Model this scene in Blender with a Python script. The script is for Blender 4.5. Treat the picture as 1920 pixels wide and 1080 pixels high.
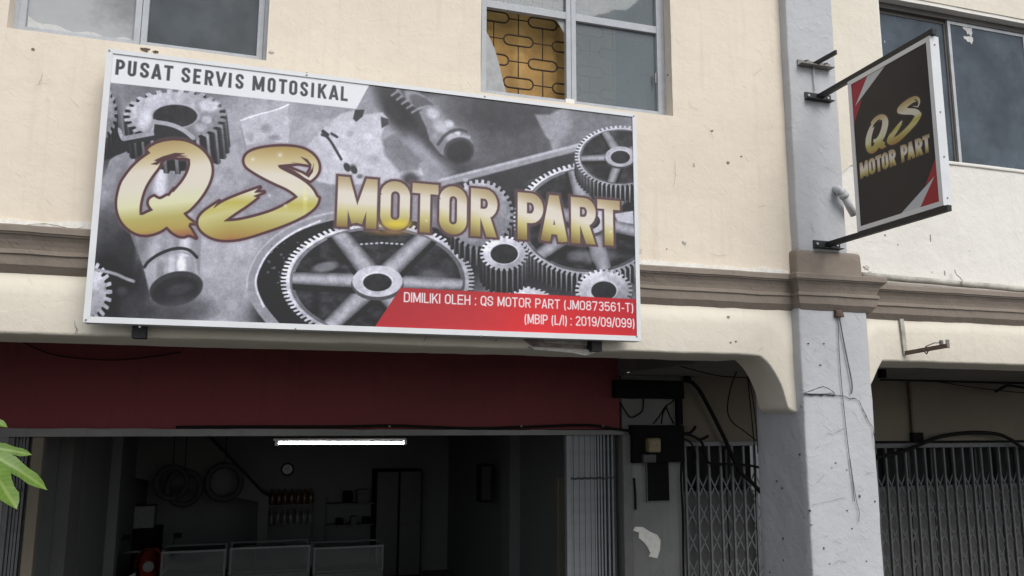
import bpy, bmesh, math, random
import numpy as np
from mathutils import Vector, Matrix, noise
random.seed(7); RNG = np.random.default_rng(11)
for o in list(bpy.data.objects): bpy.data.objects.remove(o, do_unlink=True)
scene = bpy.context.scene
COL = scene.collection

# ------------------------------------------------------------------ camera
F_PX, YAW, PITCH, ROLL = 1516.68, 0.299632, 0.159033, 0.003210
CAM = Vector((0.0, -5.154, 2.9))
FWD = Vector((math.sin(YAW)*math.cos(PITCH), math.cos(YAW)*math.cos(PITCH), math.sin(PITCH)))
_r = Vector((math.cos(YAW), -math.sin(YAW), 0)); _u = _r.cross(FWD)
RIGHT = math.cos(ROLL)*_r + math.sin(ROLL)*_u
UP = -math.sin(ROLL)*_r + math.cos(ROLL)*_u
cd = bpy.data.cameras.new('camera'); cam = bpy.data.objects.new('camera', cd); COL.objects.link(cam)
cd.sensor_fit = 'HORIZONTAL'; cd.sensor_width = 36.0; cd.lens = 36.0*F_PX/1920; cd.clip_start = 0.05; cd.clip_end = 2000
M = Matrix.Identity(4)
for i in range(3):
    M[i][0] = RIGHT[i]; M[i][1] = UP[i]; M[i][2] = -FWD[i]; M[i][3] = CAM[i]
cam.matrix_world = M
scene.camera = cam

# ------------------------------------------------------------------ light
world = bpy.data.worlds.new('World'); scene.world = world; world.use_nodes = True
SUN_EL, SUN_AZ = math.radians(46), math.radians(14)        # azimuth: to the right of straight behind the camera
wn = world.node_tree; wn.nodes.clear()
sky = wn.nodes.new('ShaderNodeTexSky'); sky.sky_type = 'NISHITA'; sky.sun_disc = False
sky.sun_elevation = SUN_EL; sky.sun_rotation = math.radians(180) - SUN_AZ
sky.air_density = 1.0; sky.dust_density = 1.0; sky.ozone_density = 1.0
hs = wn.nodes.new('ShaderNodeHueSaturation'); hs.inputs['Saturation'].default_value = 0.30
bg = wn.nodes.new('ShaderNodeBackground'); bg.inputs['Strength'].default_value = 0.10
wo = wn.nodes.new('ShaderNodeOutputWorld')
wn.links.new(sky.outputs[0], hs.inputs['Color']); wn.links.new(hs.outputs[0], bg.inputs[0]); wn.links.new(bg.outputs[0], wo.inputs[0])
sl = bpy.data.lights.new('sun', 'SUN'); sl.energy = 1.5; sl.angle = math.radians(40); sl.color = (1.0, 0.965, 0.92)
sun = bpy.data.objects.new('sun', sl); COL.objects.link(sun)
sdir = Vector((math.sin(SUN_AZ)*math.cos(SUN_EL), -math.cos(SUN_AZ)*math.cos(SUN_EL), math.sin(SUN_EL)))
sun.rotation_euler = sdir.to_track_quat('Z', 'Y').to_euler(); sun.location = (6, -12, 14)
vs = scene.view_settings
vs.view_transform = 'Standard'; vs.look = 'None'; vs.exposure = 0.62; vs.gamma = 1.0; vs.use_curve_mapping = False

# ------------------------------------------------------------------ helpers
def at(x, y, Y):                                   # surveyed point -> point of the plane at depth Y
    d = FWD + (x-960)/F_PX*RIGHT - (y-540)/F_PX*UP
    return CAM + d*((Y-CAM.y)/d.y)
def atx(x, y, X):
    d = FWD + (x-960)/F_PX*RIGHT - (y-540)/F_PX*UP
    return CAM + d*((X-CAM.x)/d.x)

class MB:
    def __init__(s): s.v = []; s.f = []
    def add(s, vs, fs):
        b = len(s.v); s.v += [tuple(p) for p in vs]; s.f += [tuple(b+i for i in f) for f in fs]; return s
    def box(s, x0, x1, y0, y1, z0, z1):
        return s.add([(x0,y0,z0),(x1,y0,z0),(x1,y1,z0),(x0,y1,z0),(x0,y0,z1),(x1,y0,z1),(x1,y1,z1),(x0,y1,z1)],
                     [(0,3,2,1),(4,5,6,7),(0,1,5,4),(1,2,6,5),(2,3,7,6),(3,0,4,7)])
    def bar(s, a, b, w, h, up=(0,0,1)):            # rectangular bar a -> b
        a = Vector(a); b = Vector(b); d = (b-a).normalized(); upv = Vector(up)
        if abs(d.dot(upv)) > .98: upv = Vector((0,1,0))
        sx = d.cross(upv).normalized(); sz = sx.cross(d)
        P = []
        for q in (a, b):
            for i, j in ((-1,-1),(1,-1),(1,1),(-1,1)): P.append(q + sx*(i*w/2) + sz*(j*h/2))
        return s.add(P, [(3,2,1,0),(4,5,6,7),(0,1,5,4),(1,2,6,5),(2,3,7,6),(3,0,4,7)])
    def tube(s, pts, r, n=8, caps=True):
        pts = [Vector(p) for p in pts]; rs = r if isinstance(r, (list, tuple)) else [r]*len(pts)
        b = len(s.v); prev = None
        for i, p in enumerate(pts):
            t = (pts[min(i+1, len(pts)-1)] - pts[max(i-1, 0)]).normalized()
            if prev is None:
                a = Vector((0,0,1)) if abs(t.z) < .9 else Vector((1,0,0)); nx = t.cross(a).normalized()
            else:
                nx = (prev - t*prev.dot(t)).normalized()
            prev = nx; ny = t.cross(nx)
            for k in range(n):
                an = 2*math.pi*k/n; s.v.append(tuple(p + nx*(math.cos(an)*rs[i]) + ny*(math.sin(an)*rs[i])))
        for i in range(len(pts)-1):
            for k in range(n):
                a0 = b+i*n+k; a1 = b+i*n+(k+1) % n; s.f.append((a0, a1, a1+n, a0+n))
        if caps:
            s.f.append(tuple(b+k for k in range(n-1, -1, -1))); e = b+(len(pts)-1)*n; s.f.append(tuple(e+k for k in range(n)))
        return s
    def prism(s, poly, axis, a, b):                # polygon in the two other axes, extruded along axis
        n = len(poly); V = []
        for t in (a, b):
            for p, q in poly:
                V.append({'x': (t,p,q), 'y': (p,t,q), 'z': (p,q,t)}[axis])
        return s.add(V, [tuple(range(n-1,-1,-1)), tuple(range(n, 2*n))] + [(i, (i+1) % n, n+(i+1) % n, n+i) for i in range(n)])
    def rbox(s, x0, x1, y0, y1, z0, z1, r=.01, step=.08, amp=0.0, sc=3.0):   # rounded, subdivided, wobbling box with shared corners
        def cuts(a, b):
            n = max(1, int(round((b-a-2*r)/step)))
            return [a, a+.3*r] + [a+r+(b-a-2*r)*i/n for i in range(n+1)] + [b-.3*r, b]
        cx, cy, cz = cuts(x0,x1), cuts(y0,y1), cuts(z0,z1); idx = {}
        lo = Vector((x0+r,y0+r,z0+r)); hi = Vector((x1-r,y1-r,z1-r))
        def V(p):
            k = (round(p[0],5), round(p[1],5), round(p[2],5))
            if k in idx: return idx[k]
            P = Vector(p); q = Vector([min(max(P[i], lo[i]), hi[i]) for i in range(3)]); d = P-q
            if d.length > 1e-9: P = q + d.normalized()*r
            if amp: P = P + noise.noise_vector(P*sc)*amp + noise.noise_vector(P*sc*4.3)*amp*.35
            s.v.append(tuple(P)); idx[k] = len(s.v)-1; return idx[k]
        def sheet(A, B, fn, flip):
            for i in range(len(A)-1):
                for j in range(len(B)-1):
                    q = [V(fn(A[i],B[j])), V(fn(A[i+1],B[j])), V(fn(A[i+1],B[j+1])), V(fn(A[i],B[j+1]))]
                    s.f.append(tuple(q[::-1] if flip else q))
        sheet(cx, cz, lambda a,b:(a,y0,b), False); sheet(cx, cz, lambda a,b:(a,y1,b), True)
        sheet(cy, cz, lambda a,b:(x0,a,b), True);  sheet(cy, cz, lambda a,b:(x1,a,b), False)
        sheet(cx, cy, lambda a,b:(a,b,z0), True);  sheet(cx, cy, lambda a,b:(a,b,z1), False)
        return s
    def mesh(s, name, smooth=False):
        m = bpy.data.meshes.new(name); m.from_pydata(s.v, [], s.f); m.update()
        if smooth: m.polygons.foreach_set('use_smooth', [True]*len(m.polygons))
        return m
    def build(s, name, mat, parent=None, smooth=False):
        return link(name, s.mesh(name, smooth), mat, parent)
def link(name, mesh, mat=None, parent=None):
    o = bpy.data.objects.new(name, mesh); COL.objects.link(o)
    if mat is not None and len(mesh.materials) == 0: mesh.materials.append(mat)
    if parent is not None:                          # meshes are drawn in world metres
        o.parent = parent; off = Vector((0, 0, 0)); p = parent
        while p is not None: off += p.location; p = p.parent
        o.location = -off
    return o
def tag(o, label=None, cat=None, group=None, kind=None):
    if label: o['label'] = label
    if cat: o['category'] = cat
    if group: o['group'] = group
    if kind: o['kind'] = kind
    return o
def thing(name, label, cat, loc=(0, 0, 0), group=None):       # an Empty at the thing's base
    o = bpy.data.objects.new(name, None); COL.objects.link(o); o.empty_display_size = .1; o.location = loc
    return tag(o, label, cat, group)

# ------------------------------------------------------------------ materials
def newmat(name):
    m = bpy.data.materials.new(name); m.use_nodes = True; nt = m.node_tree
    return m, nt, nt.nodes['Principled BSDF']
def nd(nt, t, **kw):
    n = nt.nodes.new(t)
    for k, v in kw.items(): setattr(n, k, v)
    return n
def noise_n(nt, scale, detail=4, rough=.55, vec=None):
    n = nd(nt, 'ShaderNodeTexNoise'); n.inputs['Scale'].default_value = scale; n.inputs['Detail'].default_value = detail; n.inputs['Roughness'].default_value = rough
    if vec is not None: nt.links.new(vec, n.inputs['Vector'])
    return n
def ramp_n(nt, src, stops, interp='LINEAR'):
    r = nd(nt, 'ShaderNodeValToRGB'); cr = r.color_ramp; cr.interpolation = interp
    while len(cr.elements) < len(stops): cr.elements.new(.5)
    for e, (p, c) in zip(cr.elements, stops):
        e.position = p; e.color = (c, c, c, 1) if isinstance(c, (int, float)) else (*c, 1)
    nt.links.new(src, r.inputs[0]); return r
def mixc(nt, fac, a, b, mode='MIX'):
    m = nd(nt, 'ShaderNodeMix', data_type='RGBA', blend_type=mode)
    if isinstance(fac, (int, float)): m.inputs[0].default_value = fac
    else: nt.links.new(fac, m.inputs[0])
    for i, c in ((6, a), (7, b)):
        if isinstance(c, tuple): m.inputs[i].default_value = (*c, 1)
        else: nt.links.new(c, m.inputs[i])
    return m.outputs[2]
def plaster(name, col, dirt, rough=.85, relief=.010, dirt_amt=.35, streak=.25, lump=1.0):
    m, nt, b = newmat(name); tc = nd(nt, 'ShaderNodeTexCoord').outputs['Object']
    big = noise_n(nt, 1.1, 5, .6, tc); mid = noise_n(nt, 7, 6, .6, tc); fine = noise_n(nt, 60, 5, .6, tc)
    mp = nd(nt, 'ShaderNodeMapping'); mp.inputs['Scale'].default_value = (9, 9, .7); nt.links.new(tc, mp.inputs[0])
    st = noise_n(nt, 1.6, 5, .6, mp.outputs[0])
    c = mixc(nt, ramp_n(nt, big.outputs[0], [(.42, 0.0), (.72, dirt_amt)]).outputs[0], col, dirt)
    c = mixc(nt, ramp_n(nt, st.outputs[0], [(.52, 0.0), (.78, streak)]).outputs[0], c, dirt)
    c = mixc(nt, ramp_n(nt, mid.outputs[0], [(.55, 0.0), (.80, .35)]).outputs[0], c, tuple(min(1, v*1.12) for v in col))
    sp = noise_n(nt, 26, 3, .5, tc)
    c = mixc(nt, ramp_n(nt, sp.outputs[0], [(.74, 0.0), (.79, .22)]).outputs[0], c, tuple(v*.5 for v in dirt))
    # short slanting trowel strokes: stretched noise cut high
    m2 = nd(nt, 'ShaderNodeMapping'); m1_ = nd(nt, 'ShaderNodeMapping'); m1_.inputs['Rotation'].default_value = (0, math.radians(-40), 0); nt.links.new(tc, m1_.inputs[0]); m2.inputs['Scale'].default_value = (8, 8, 36); nt.links.new(m1_.outputs[0], m2.inputs[0])
    tn = noise_n(nt, 1.0, 2, .45, m2.outputs[0]); tr = ramp_n(nt, tn.outputs[0], [(.65, 0.0), (.73, 1.0)])
    c = mixc(nt, ramp_n(nt, tn.outputs[0], [(.675, 0.0), (.74, .16)]).outputs[0], c, tuple(v*.72 for v in dirt))
    nt.links.new(c, b.inputs['Base Color']); b.inputs['Roughness'].default_value = rough
    # trowel ridges: stretched, thresholded noise gives short curved edges
    wv = noise_n(nt, 4.5, 3, .5, tc); rd = ramp_n(nt, wv.outputs[0], [(.50, 0.0), (.515, .8), (.53, .55), (.60, .45), (.615, 1.0), (.63, .5)])
    h1 = nd(nt, 'ShaderNodeMath', operation='MULTIPLY'); nt.links.new(mid.outputs[0], h1.inputs[0]); h1.inputs[1].default_value = 1.6*lump
    h2 = nd(nt, 'ShaderNodeMath', operation='MULTIPLY_ADD'); nt.links.new(fine.outputs[0], h2.inputs[0]); h2.inputs[1].default_value = .05; nt.links.new(h1.outputs[0], h2.inputs[2])
    h3 = nd(nt, 'ShaderNodeMath', operation='MULTIPLY_ADD'); nt.links.new(rd.outputs[0], h3.inputs[0]); h3.inputs[1].default_value = .16*lump; nt.links.new(h2.outputs[0], h3.inputs[2])
    h4 = nd(nt, 'ShaderNodeMath', operation='MULTIPLY_ADD'); nt.links.new(tr.outputs[0], h4.inputs[0]); h4.inputs[1].default_value = .20*lump; nt.links.new(h3.outputs[0], h4.inputs[2])
    bp = nd(nt, 'ShaderNodeBump'); bp.inputs['Strength'].default_value = 1.0; bp.inputs['Distance'].default_value = relief
    nt.links.new(h4.outputs[0], bp.inputs['Height']); nt.links.new(bp.outputs[0], b.inputs['Normal'])
    return m
def paint(name, col, rough=.5, metal=0.0, var=.15, scale=14, wear=None, relief=.0015, spec=None):
    m, nt, b = newmat(name); tc = nd(nt, 'ShaderNodeTexCoord').outputs['Object']
    n1 = noise_n(nt, scale, 6, .6, tc); n2 = noise_n(nt, scale*7, 4, .6, tc)
    c = mixc(nt, ramp_n(nt, n1.outputs[0], [(.35, 0.0), (.70, 1.0)]).outputs[0], tuple(v*(1-var) for v in col), tuple(min(1, v*(1+var)) for v in col))
    if wear: c = mixc(nt, ramp_n(nt, n2.outputs[0], [(.60, 0.0), (.72, .8)]).outputs[0], c, wear)
    nt.links.new(c, b.inputs['Base Color']); b.inputs['Metallic'].default_value = metal
    r = ramp_n(nt, n1.outputs[0], [(.3, max(.05, rough-.1)), (.7, min(1, rough+.12))]); nt.links.new(r.outputs[0], b.inputs['Roughness'])
    bp = nd(nt, 'ShaderNodeBump'); bp.inputs['Distance'].default_value = relief; nt.links.new(n2.outputs[0], bp.inputs['Height']); nt.links.new(bp.outputs[0], b.inputs['Normal'])
    if spec is not None: b.inputs['Specular IOR Level'].default_value = spec
    return m
def glass(name, dust, dust_glare_amt, tint=(.75,.8,.82), scale=6, rough=.02, var=.5):
    m, nt, b = newmat(name); nt.nodes.remove(b); out = nt.nodes['Material Output']; tc = nd(nt, 'ShaderNodeTexCoord').outputs['Object']
    tr = nd(nt, 'ShaderNodeBsdfTransparent'); tr.inputs[0].default_value = (*tint, 1)
    gl = nd(nt, 'ShaderNodeBsdfGlossy'); gl.inputs['Roughness'].default_value = rough; gl.inputs[0].default_value = (1, 1, 1, 1)
    ge = nd(nt, 'ShaderNodeNewGeometry'); dp = nd(nt, 'ShaderNodeVectorMath', operation='DOT_PRODUCT'); nt.links.new(ge.outputs['Normal'], dp.inputs[0]); nt.links.new(ge.outputs['Incoming'], dp.inputs[1])
    ab = nd(nt, 'ShaderNodeMath', operation='ABSOLUTE'); nt.links.new(dp.outputs['Value'], ab.inputs[0])
    iv = nd(nt, 'ShaderNodeMath', operation='SUBTRACT'); iv.inputs[0].default_value = 1.0; nt.links.new(ab.outputs[0], iv.inputs[1])
    pw = nd(nt, 'ShaderNodeMath', operation='POWER'); nt.links.new(iv.outputs[0], pw.inputs[0]); pw.inputs[1].default_value = 5.0
    fr = nd(nt, 'ShaderNodeMath', operation='MULTIPLY_ADD'); nt.links.new(pw.outputs[0], fr.inputs[0]); fr.inputs[1].default_value = .96; fr.inputs[2].default_value = .04
    wob = noise_n(nt, 2.2, 2, .4, tc); bp = nd(nt, 'ShaderNodeBump'); bp.inputs['Distance'].default_value = .004; nt.links.new(wob.outputs[0], bp.inputs['Height']); nt.links.new(bp.outputs[0], gl.inputs['Normal'])
    m1 = nd(nt, 'ShaderNodeMixShader'); nt.links.new(fr.outputs[0], m1.inputs[0]); nt.links.new(tr.outputs[0], m1.inputs[1]); nt.links.new(gl.outputs[0], m1.inputs[2])
    df = nd(nt, 'ShaderNodeBsdfDiffuse'); df.inputs[0].default_value = (*dust, 1)
    n1 = noise_n(nt, scale, 6, .65, tc); rr = ramp_n(nt, n1.outputs[0], [(.34, dust_glare_amt*(1-var*.9)), (.52, dust_glare_amt), (.70, min(1, dust_glare_amt*(1+var)))])  # uneven dust film; its contrast also paints in blotchy reflections
    m2 = nd(nt, 'ShaderNodeMixShader'); nt.links.new(rr.outputs[0], m2.inputs[0]); nt.links.new(m1.outputs[0], m2.inputs[1]); nt.links.new(df.outputs[0], m2.inputs[2])
    nt.links.new(m2.outputs[0], out.inputs[0]); return m
def printed(name):
    m, nt, b = newmat(name); a = nd(nt, 'ShaderNodeAttribute'); a.attribute_name = 'print'
    tc = nd(nt, 'ShaderNodeTexCoord').outputs['Object']; n1 = noise_n(nt, 3, 3, .5, tc)
    nt.links.new(a.outputs['Color'], b.inputs['Base Color']); b.inputs['Roughness'].default_value = .40; b.inputs['Specular IOR Level'].default_value = .30
    bp = nd(nt, 'ShaderNodeBump'); bp.inputs['Distance'].default_value = .004; nt.links.new(n1.outputs[0], bp.inputs['Height']); nt.links.new(bp.outputs[0], b.inputs['Normal'])
    return m
def emis(name, col, s):
    m, nt, b = newmat(name); b.inputs['Emission Color'].default_value = (*col, 1); b.inputs['Emission Strength'].default_value = s; b.inputs['Base Color'].default_value = (.9,.9,.9,1); return m

MAT = dict(
    cream=plaster('cream_plaster', (.73,.65,.54), (.57,.49,.39), relief=.0042, streak=.42),
    cream2=plaster('pale_cream_plaster', (.72,.67,.57), (.55,.49,.40), relief=.005),
    white_wall=plaster('whitewashed_plaster', (.76,.735,.685), (.60,.57,.51), relief=.006),
    pillar=plaster('pale_grey_plaster', (.475,.48,.497), (.36,.365,.37), relief=.0055, dirt_amt=.30, streak=.2, lump=1.3),
    brown=plaster('brown_painted_plaster', (.25,.209,.172), (.15,.122,.098), relief=.006, dirt_amt=.5),
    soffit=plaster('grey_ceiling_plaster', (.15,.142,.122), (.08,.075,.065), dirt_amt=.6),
    backwall=plaster('dingy_buff_plaster', (.155,.135,.103), (.10,.088,.067), dirt_amt=.5, relief=.005),
    pier=plaster('stained_grey_wall', (.215,.215,.21), (.10,.10,.10), dirt_amt=.7, relief=.006),
    red=plaster('dark_red_paint', (.185,.036,.040), (.115,.023,.026), dirt_amt=.5, relief=.004, streak=.35),
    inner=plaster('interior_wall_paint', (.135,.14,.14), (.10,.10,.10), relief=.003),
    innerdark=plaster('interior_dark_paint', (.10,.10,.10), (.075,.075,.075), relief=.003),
    concrete=plaster('concrete', (.12,.115,.105), (.07,.068,.06), relief=.006),
    asphalt=plaster('asphalt', (.055,.055,.056), (.035,.035,.035), relief=.01),
    alu=paint('white_aluminium', (.66,.675,.69), .38, 0.0, .05, 5, None, .0006),
    alu_raw=paint('dull_aluminium', (.42,.43,.44), .45, .35, .12, 10, (.30,.30,.29)),
    frame=paint('grey_window_paint', (.40,.42,.45), .6, 0, .12, 10, (.27,.28,.29)),
    frame_dark=paint('brown_window_frame', (.115,.105,.095), .55, .2, .15, 8),
    black=paint('black_steel', (.016,.016,.017), .5, .2, .3, 20),
    cable=paint('black_cable', (.008,.008,.0075), .8, 0, .3, 30, spec=.15),
    wire=paint('grey_wire', (.12,.12,.125), .6, 0, .3, 30),
    steel=paint('weathered_steel', (.22,.21,.20), .6, .3, .25, 20, (.16,.10,.06)),
    rust=paint('rusty_steel', (.11,.075,.055), .8, .1, .35, 25, (.07,.04,.03)),
    pvc=paint('grey_pvc', (.50,.505,.51), .5, 0, .08, 12),
    conduit=paint('mouldy_conduit', (.42,.40,.35), .8, 0, .3, 9, (.10,.09,.075)),
    gate=paint('grey_gate_paint', (.145,.149,.153), .55, .2, .18, 12, (.16,.13,.11)),
    gate_pale=paint('pale_gate_paint', (.20,.21,.22), .5, .2, .12, 12),
    gate_mid=paint('mid_gate_paint', (.105,.107,.11), .55, .2, .18, 12, (.12,.09,.07)),
    gate_dark=paint('dark_gate_paint', (.06,.061,.063), .55, .2, .2, 12, (.10,.075,.06)),
    board=paint('blackened_board', (.007,.007,.007), .85, 0, .3, 10, spec=.12),
    meter=paint('yellowed_plastic', (.22,.175,.095), .45, 0, .12, 20),
    doorgrey=paint('grey_door_board', (.13,.13,.125), .7, 0, .15, 6),
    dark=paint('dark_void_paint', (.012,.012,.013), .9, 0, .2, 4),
    chip=paint('bare_plaster', (.55,.52,.47), .95, 0, .2, 25, None, .004),
    chipw=paint('white_plaster_flake', (.80,.78,.73), .95, 0, .1, 25, None, .004),
    bare=paint('exposed_pinkish_render', (.34,.28,.27), .95, 0, .35, 22, (.20,.13,.12), .006),
    stain=paint('brown_grey_stain', (.30,.25,.20), 1.0, 0, .35, 40, (.12,.10,.085), .003),
    crack=paint('crack_shadow', (.035,.032,.03), 1.0, 0, .3, 30),
    wood=paint('old_wood', (.20,.13,.075), .7, 0, .25, 9),
    rubber=paint('rubber', (.035,.035,.035), .8, 0, .2, 20),
    redplastic=paint('red_plastic', (.20,.025,.022), .3, 0, .1, 8),
    whiteplastic=paint('white_plastic', (.55,.55,.54), .35, 0, .06, 8),
    bottle=paint('amber_bottle', (.075,.05,.02), .3, 0, .25, 8),
    bottle2=paint('grey_bottle', (.13,.13,.135), .3, 0, .25, 8),
    chrome=paint('chrome', (.6,.6,.6), .15, 1.0, .05, 8),
    curtain=paint('ochre_board', (.52,.315,.105), .8, 0, .22, 5, None, .003),
    grille=paint('brown_iron', (.050,.028,.016), .7, .2, .3, 25),
    pane=glass('clear_dusty_pane', (.30,.33,.35), .12),
    pane_dusty=glass('dusty_pane', (.25,.285,.305), .38, scale=2, var=.22),
    pane_blue=glass('blue_grey_pane', (.20,.245,.29), .30, (.35,.42,.48), 3),
    pane_frost=glass('frosted_grey_pane', (.42,.43,.44), .90, (.6,.6,.6), 2.0, .15),
    pane_case=glass('case_glass', (.2,.2,.2), .05),
    smear=paint('putty_smear', (.55,.55,.54), .9, 0, .1, 40),
    tube=emis('lit_tube', (.93,.96,1.0), 14.0),
    printed=printed('printed_vinyl'),
    leaf=None,
)
def leafmat(name, c1, c2):
    m, nt, b = newmat(name); tc = nd(nt, 'ShaderNodeTexCoord').outputs['Object']; n1 = noise_n(nt, 30, 4, .5, tc)
    c = mixc(nt, ramp_n(nt, n1.outputs[0], [(.3, 0.0), (.7, 1.0)]).outputs[0], c1, c2)
    sx = nd(nt, 'ShaderNodeSeparateXYZ'); nt.links.new(tc, sx.inputs[0]); ay = nd(nt, 'ShaderNodeMath', operation='ABSOLUTE'); nt.links.new(sx.outputs[1], ay.inputs[0])
    c = mixc(nt, ramp_n(nt, ay.outputs[0], [(.0006, .75), (.0013, 0.0)]).outputs[0], c, (.30,.40,.10))        # midrib
    vx = nd(nt, 'ShaderNodeMath', operation='MULTIPLY_ADD'); nt.links.new(ay.outputs[0], vx.inputs[0]); vx.inputs[1].default_value = -.7; nt.links.new(sx.outputs[0], vx.inputs[2])
    vs_ = nd(nt, 'ShaderNodeMath', operation='MULTIPLY'); nt.links.new(vx.outputs[0], vs_.inputs[0]); vs_.inputs[1].default_value = 620
    vn = nd(nt, 'ShaderNodeMath', operation='SINE'); nt.links.new(vs_.outputs[0], vn.inputs[0])
    c = mixc(nt, ramp_n(nt, vn.outputs[0], [(.80, 0.0), (1.0, .40)]).outputs[0], c, (.24,.36,.07)); nt.links.new(c, b.inputs['Base Color'])
    b.inputs['Roughness'].default_value = .4; b.inputs['Subsurface Weight'].default_value = 0
    out = nt.nodes['Material Output']; tl = nd(nt, 'ShaderNodeBsdfTranslucent'); nt.links.new(c, tl.inputs[0])
    mx = nd(nt, 'ShaderNodeMixShader'); mx.inputs[0].default_value = .35; nt.links.new(b.outputs[0], mx.inputs[1]); nt.links.new(tl.outputs[0], mx.inputs[2]); nt.links.new(mx.outputs[0], out.inputs[0])
    return m
MAT['leaf'] = leafmat('mango_leaf', (.095,.19,.018), (.15,.27,.03)); MAT['bark'] = paint('bark', (.13,.10,.07), .9, 0, .3, 20, None, .006)
# ================================================================== the setting
ZF, YB = 0.15, 2.10                                # walkway floor level, shopfront plane
tag(MB().add([(-300,-300,0),(300,-300,0),(300,300,0),(-300,300,0)], [(0,1,2,3)]).build('road', MAT['asphalt']), kind='structure')
tag(MB().rbox(-6.2,12.2,-.55,YB+.3,.004,ZF,.015,.6).build('walkway', MAT['concrete']), kind='structure')

def wall_holes(x0, x1, z0, z1, yf, yb, holes, step=.09, amp=.004, seed=0.0):
    mb = MB(); xs = {x0, x1}; zs = {z0, z1}
    for a, b, c, d in holes: xs |= {a, b}; zs |= {c, d}
    def fill(S):
        S = sorted(S); out = []
        for a, b in zip(S, S[1:]):
            n = max(1, int(math.ceil((b-a)/step))); out += [a+(b-a)*i/n for i in range(n)]
        return out+[S[-1]]
    X, Z = fill(xs), fill(zs); idx = {}
    def V(x, z, y, front):
        k = (round(x,5), round(z,5), front)
        if k not in idx:
            p = Vector((x, y, z)); n = noise.noise_vector(p*2.4+Vector((seed,0,0)))*amp + noise.noise_vector(p*11)*amp*.35
            edge = any(a-1e-4 <= x <= b+1e-4 and c-1e-4 <= z <= d+1e-4 for a, b, c, d in holes)
            mb.v.append((x+(n.x*.8 if edge else 0), y+n.y, z+(n.z*.8 if edge else 0))); idx[k] = len(mb.v)-1
        return idx[k]
    inside = lambda x, z: any(a < x < b and c < z < d for a, b, c, d in holes)
    for i in range(len(X)-1):
        for j in range(len(Z)-1):
            if inside((X[i]+X[i+1])/2, (Z[j]+Z[j+1])/2): continue
            c = [(X[i],Z[j]), (X[i+1],Z[j]), (X[i+1],Z[j+1]), (X[i],Z[j+1])]
            f = [V(*q, yf, 0) for q in c]; b = [V(*q, yb, 1) for q in c]
            mb.f.append(tuple(f)); mb.f.append(tuple(b[::-1]))
            for k, (di, dj) in enumerate(((0,-1), (1,0), (0,1), (-1,0))):
                ii, jj = i+di, j+dj
                out = not (0 <= ii < len(X)-1 and 0 <= jj < len(Z)-1)
                if out or inside((X[ii]+X[ii+1])/2, (Z[jj]+Z[jj+1])/2):
                    a, e = k, (k+1) % 4; mb.f.append((f[e], f[a], b[a], b[e]))
    return mb

W1 = (-1.535, -.065, 5.165, 6.45); W2 = (1.36, 2.85, 5.130, 6.45); W3 = (4.82, 7.45, 5.035, 6.425)
house = thing('shophouse', 'two-storey cream plastered shophouse with brown cornice and pale grey pillar', 'building', (3.0, 1.0, ZF))
wallL = wall_holes(-6.0, 4.05, 3.80, 7.6, 0.0, .20, [W1, W2]).build('upper_wall', MAT['cream'], house)
wallR = wall_holes(4.05, 12.0, 3.80, 7.6, 0.002, .20, [W3], seed=9).build('upper_wall', MAT['white_wall'], house)
wallR['label'] = 'whitewashed upper wall right of the pillar'
# cream paint left above the whitewash, beside the pillar and over the window: its own coat, a few millimetres thick
edge = [(4.27,4.78),(4.42,4.90),(4.60,4.93),(4.74,5.02),(4.795,5.12),(4.80,5.5),(4.80,6.455)]
top = [(4.27,7.5),(4.42,7.5),(4.60,7.5),(4.74,7.5),(4.795,7.5),(4.80,7.5),(4.80,7.5)]
mb = MB()
for i in range(len(edge)-1):
    (a, za), (b, zb) = edge[i], edge[i+1]
    if b-a > 1e-3: mb.add([(a,-.006,za),(b,-.006,zb),(b,-.006,7.5),(a,-.006,7.5),(a,.004,za),(b,.004,zb)], [(0,1,2,3),(4,5,1,0)])
mb.add([(4.80,-.006,5.12),(4.80,-.006,7.5),(4.80,.004,7.5),(4.80,.004,5.12)], [(0,3,2,1)])
mb.add([(4.801,-.006,6.46),(11.8,-.006,6.46),(11.8,-.006,7.5),(4.801,-.006,7.5),(4.801,.004,6.46),(11.8,.004,6.46)], [(0,1,2,3),(4,5,1,0)])
mb.build('paint_coat', MAT['cream2'], house)

# beam over the arcade with haunches at each pillar; bottom edge given as (x, z)
def beam(name, x0, x1, hl, hr, zflat, mat, ztop=3.72, yf=0.0, yb0=.61):
    prof = []
    for x, z in hl: prof.append((x, z))
    n = int((hr[0][0]-hl[-1][0])/.07)
    for i in range(1, n): prof.append((hl[-1][0]+(hr[0][0]-hl[-1][0])*i/n, zflat))
    prof += list(hr); mb = MB(); rows = []
    for x, z in prof:
        yb = yb0 if z > zflat-.004 else .36
        P = [(x, yb, ztop), (x, yf, ztop), (x, yf, (ztop+z)/2+.04), (x, yf, z+.02), (x, yf+.004, z+.006), (x, yf+.018, z), (x, (yf+yb)/2, z), (x, yb, z)]
        row = []
        for p in P:
            v = Vector(p); nn = noise.noise_vector(v*3.1)*.005+noise.noise_vector(v*13)*.0025
            mb.v.append((p[0], p[1]+nn.y, p[2]+nn.z*(1.2 if p[2] < ztop-.01 else 0))); row.append(len(mb.v)-1)
        rows.append(row)
    for a, b in zip(rows, rows[1:]):
        for k in range(7): mb.f.append((a[k], a[k+1], b[k+1], b[k]))
    mb.f.append(tuple(rows[0][::-1])); mb.f.append(tuple(rows[-1]))
    return mb.build(name, mat, house, True)
H = [at(*q, 0) for q in ((1426,667),(1441,681),(1455,702),(1467,727),(1474,750),(1479,766))]
hk = [(p.x, p.z) for p in H] + [(3.78, 2.945), (3.80, 2.94)]
hr = []
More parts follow.
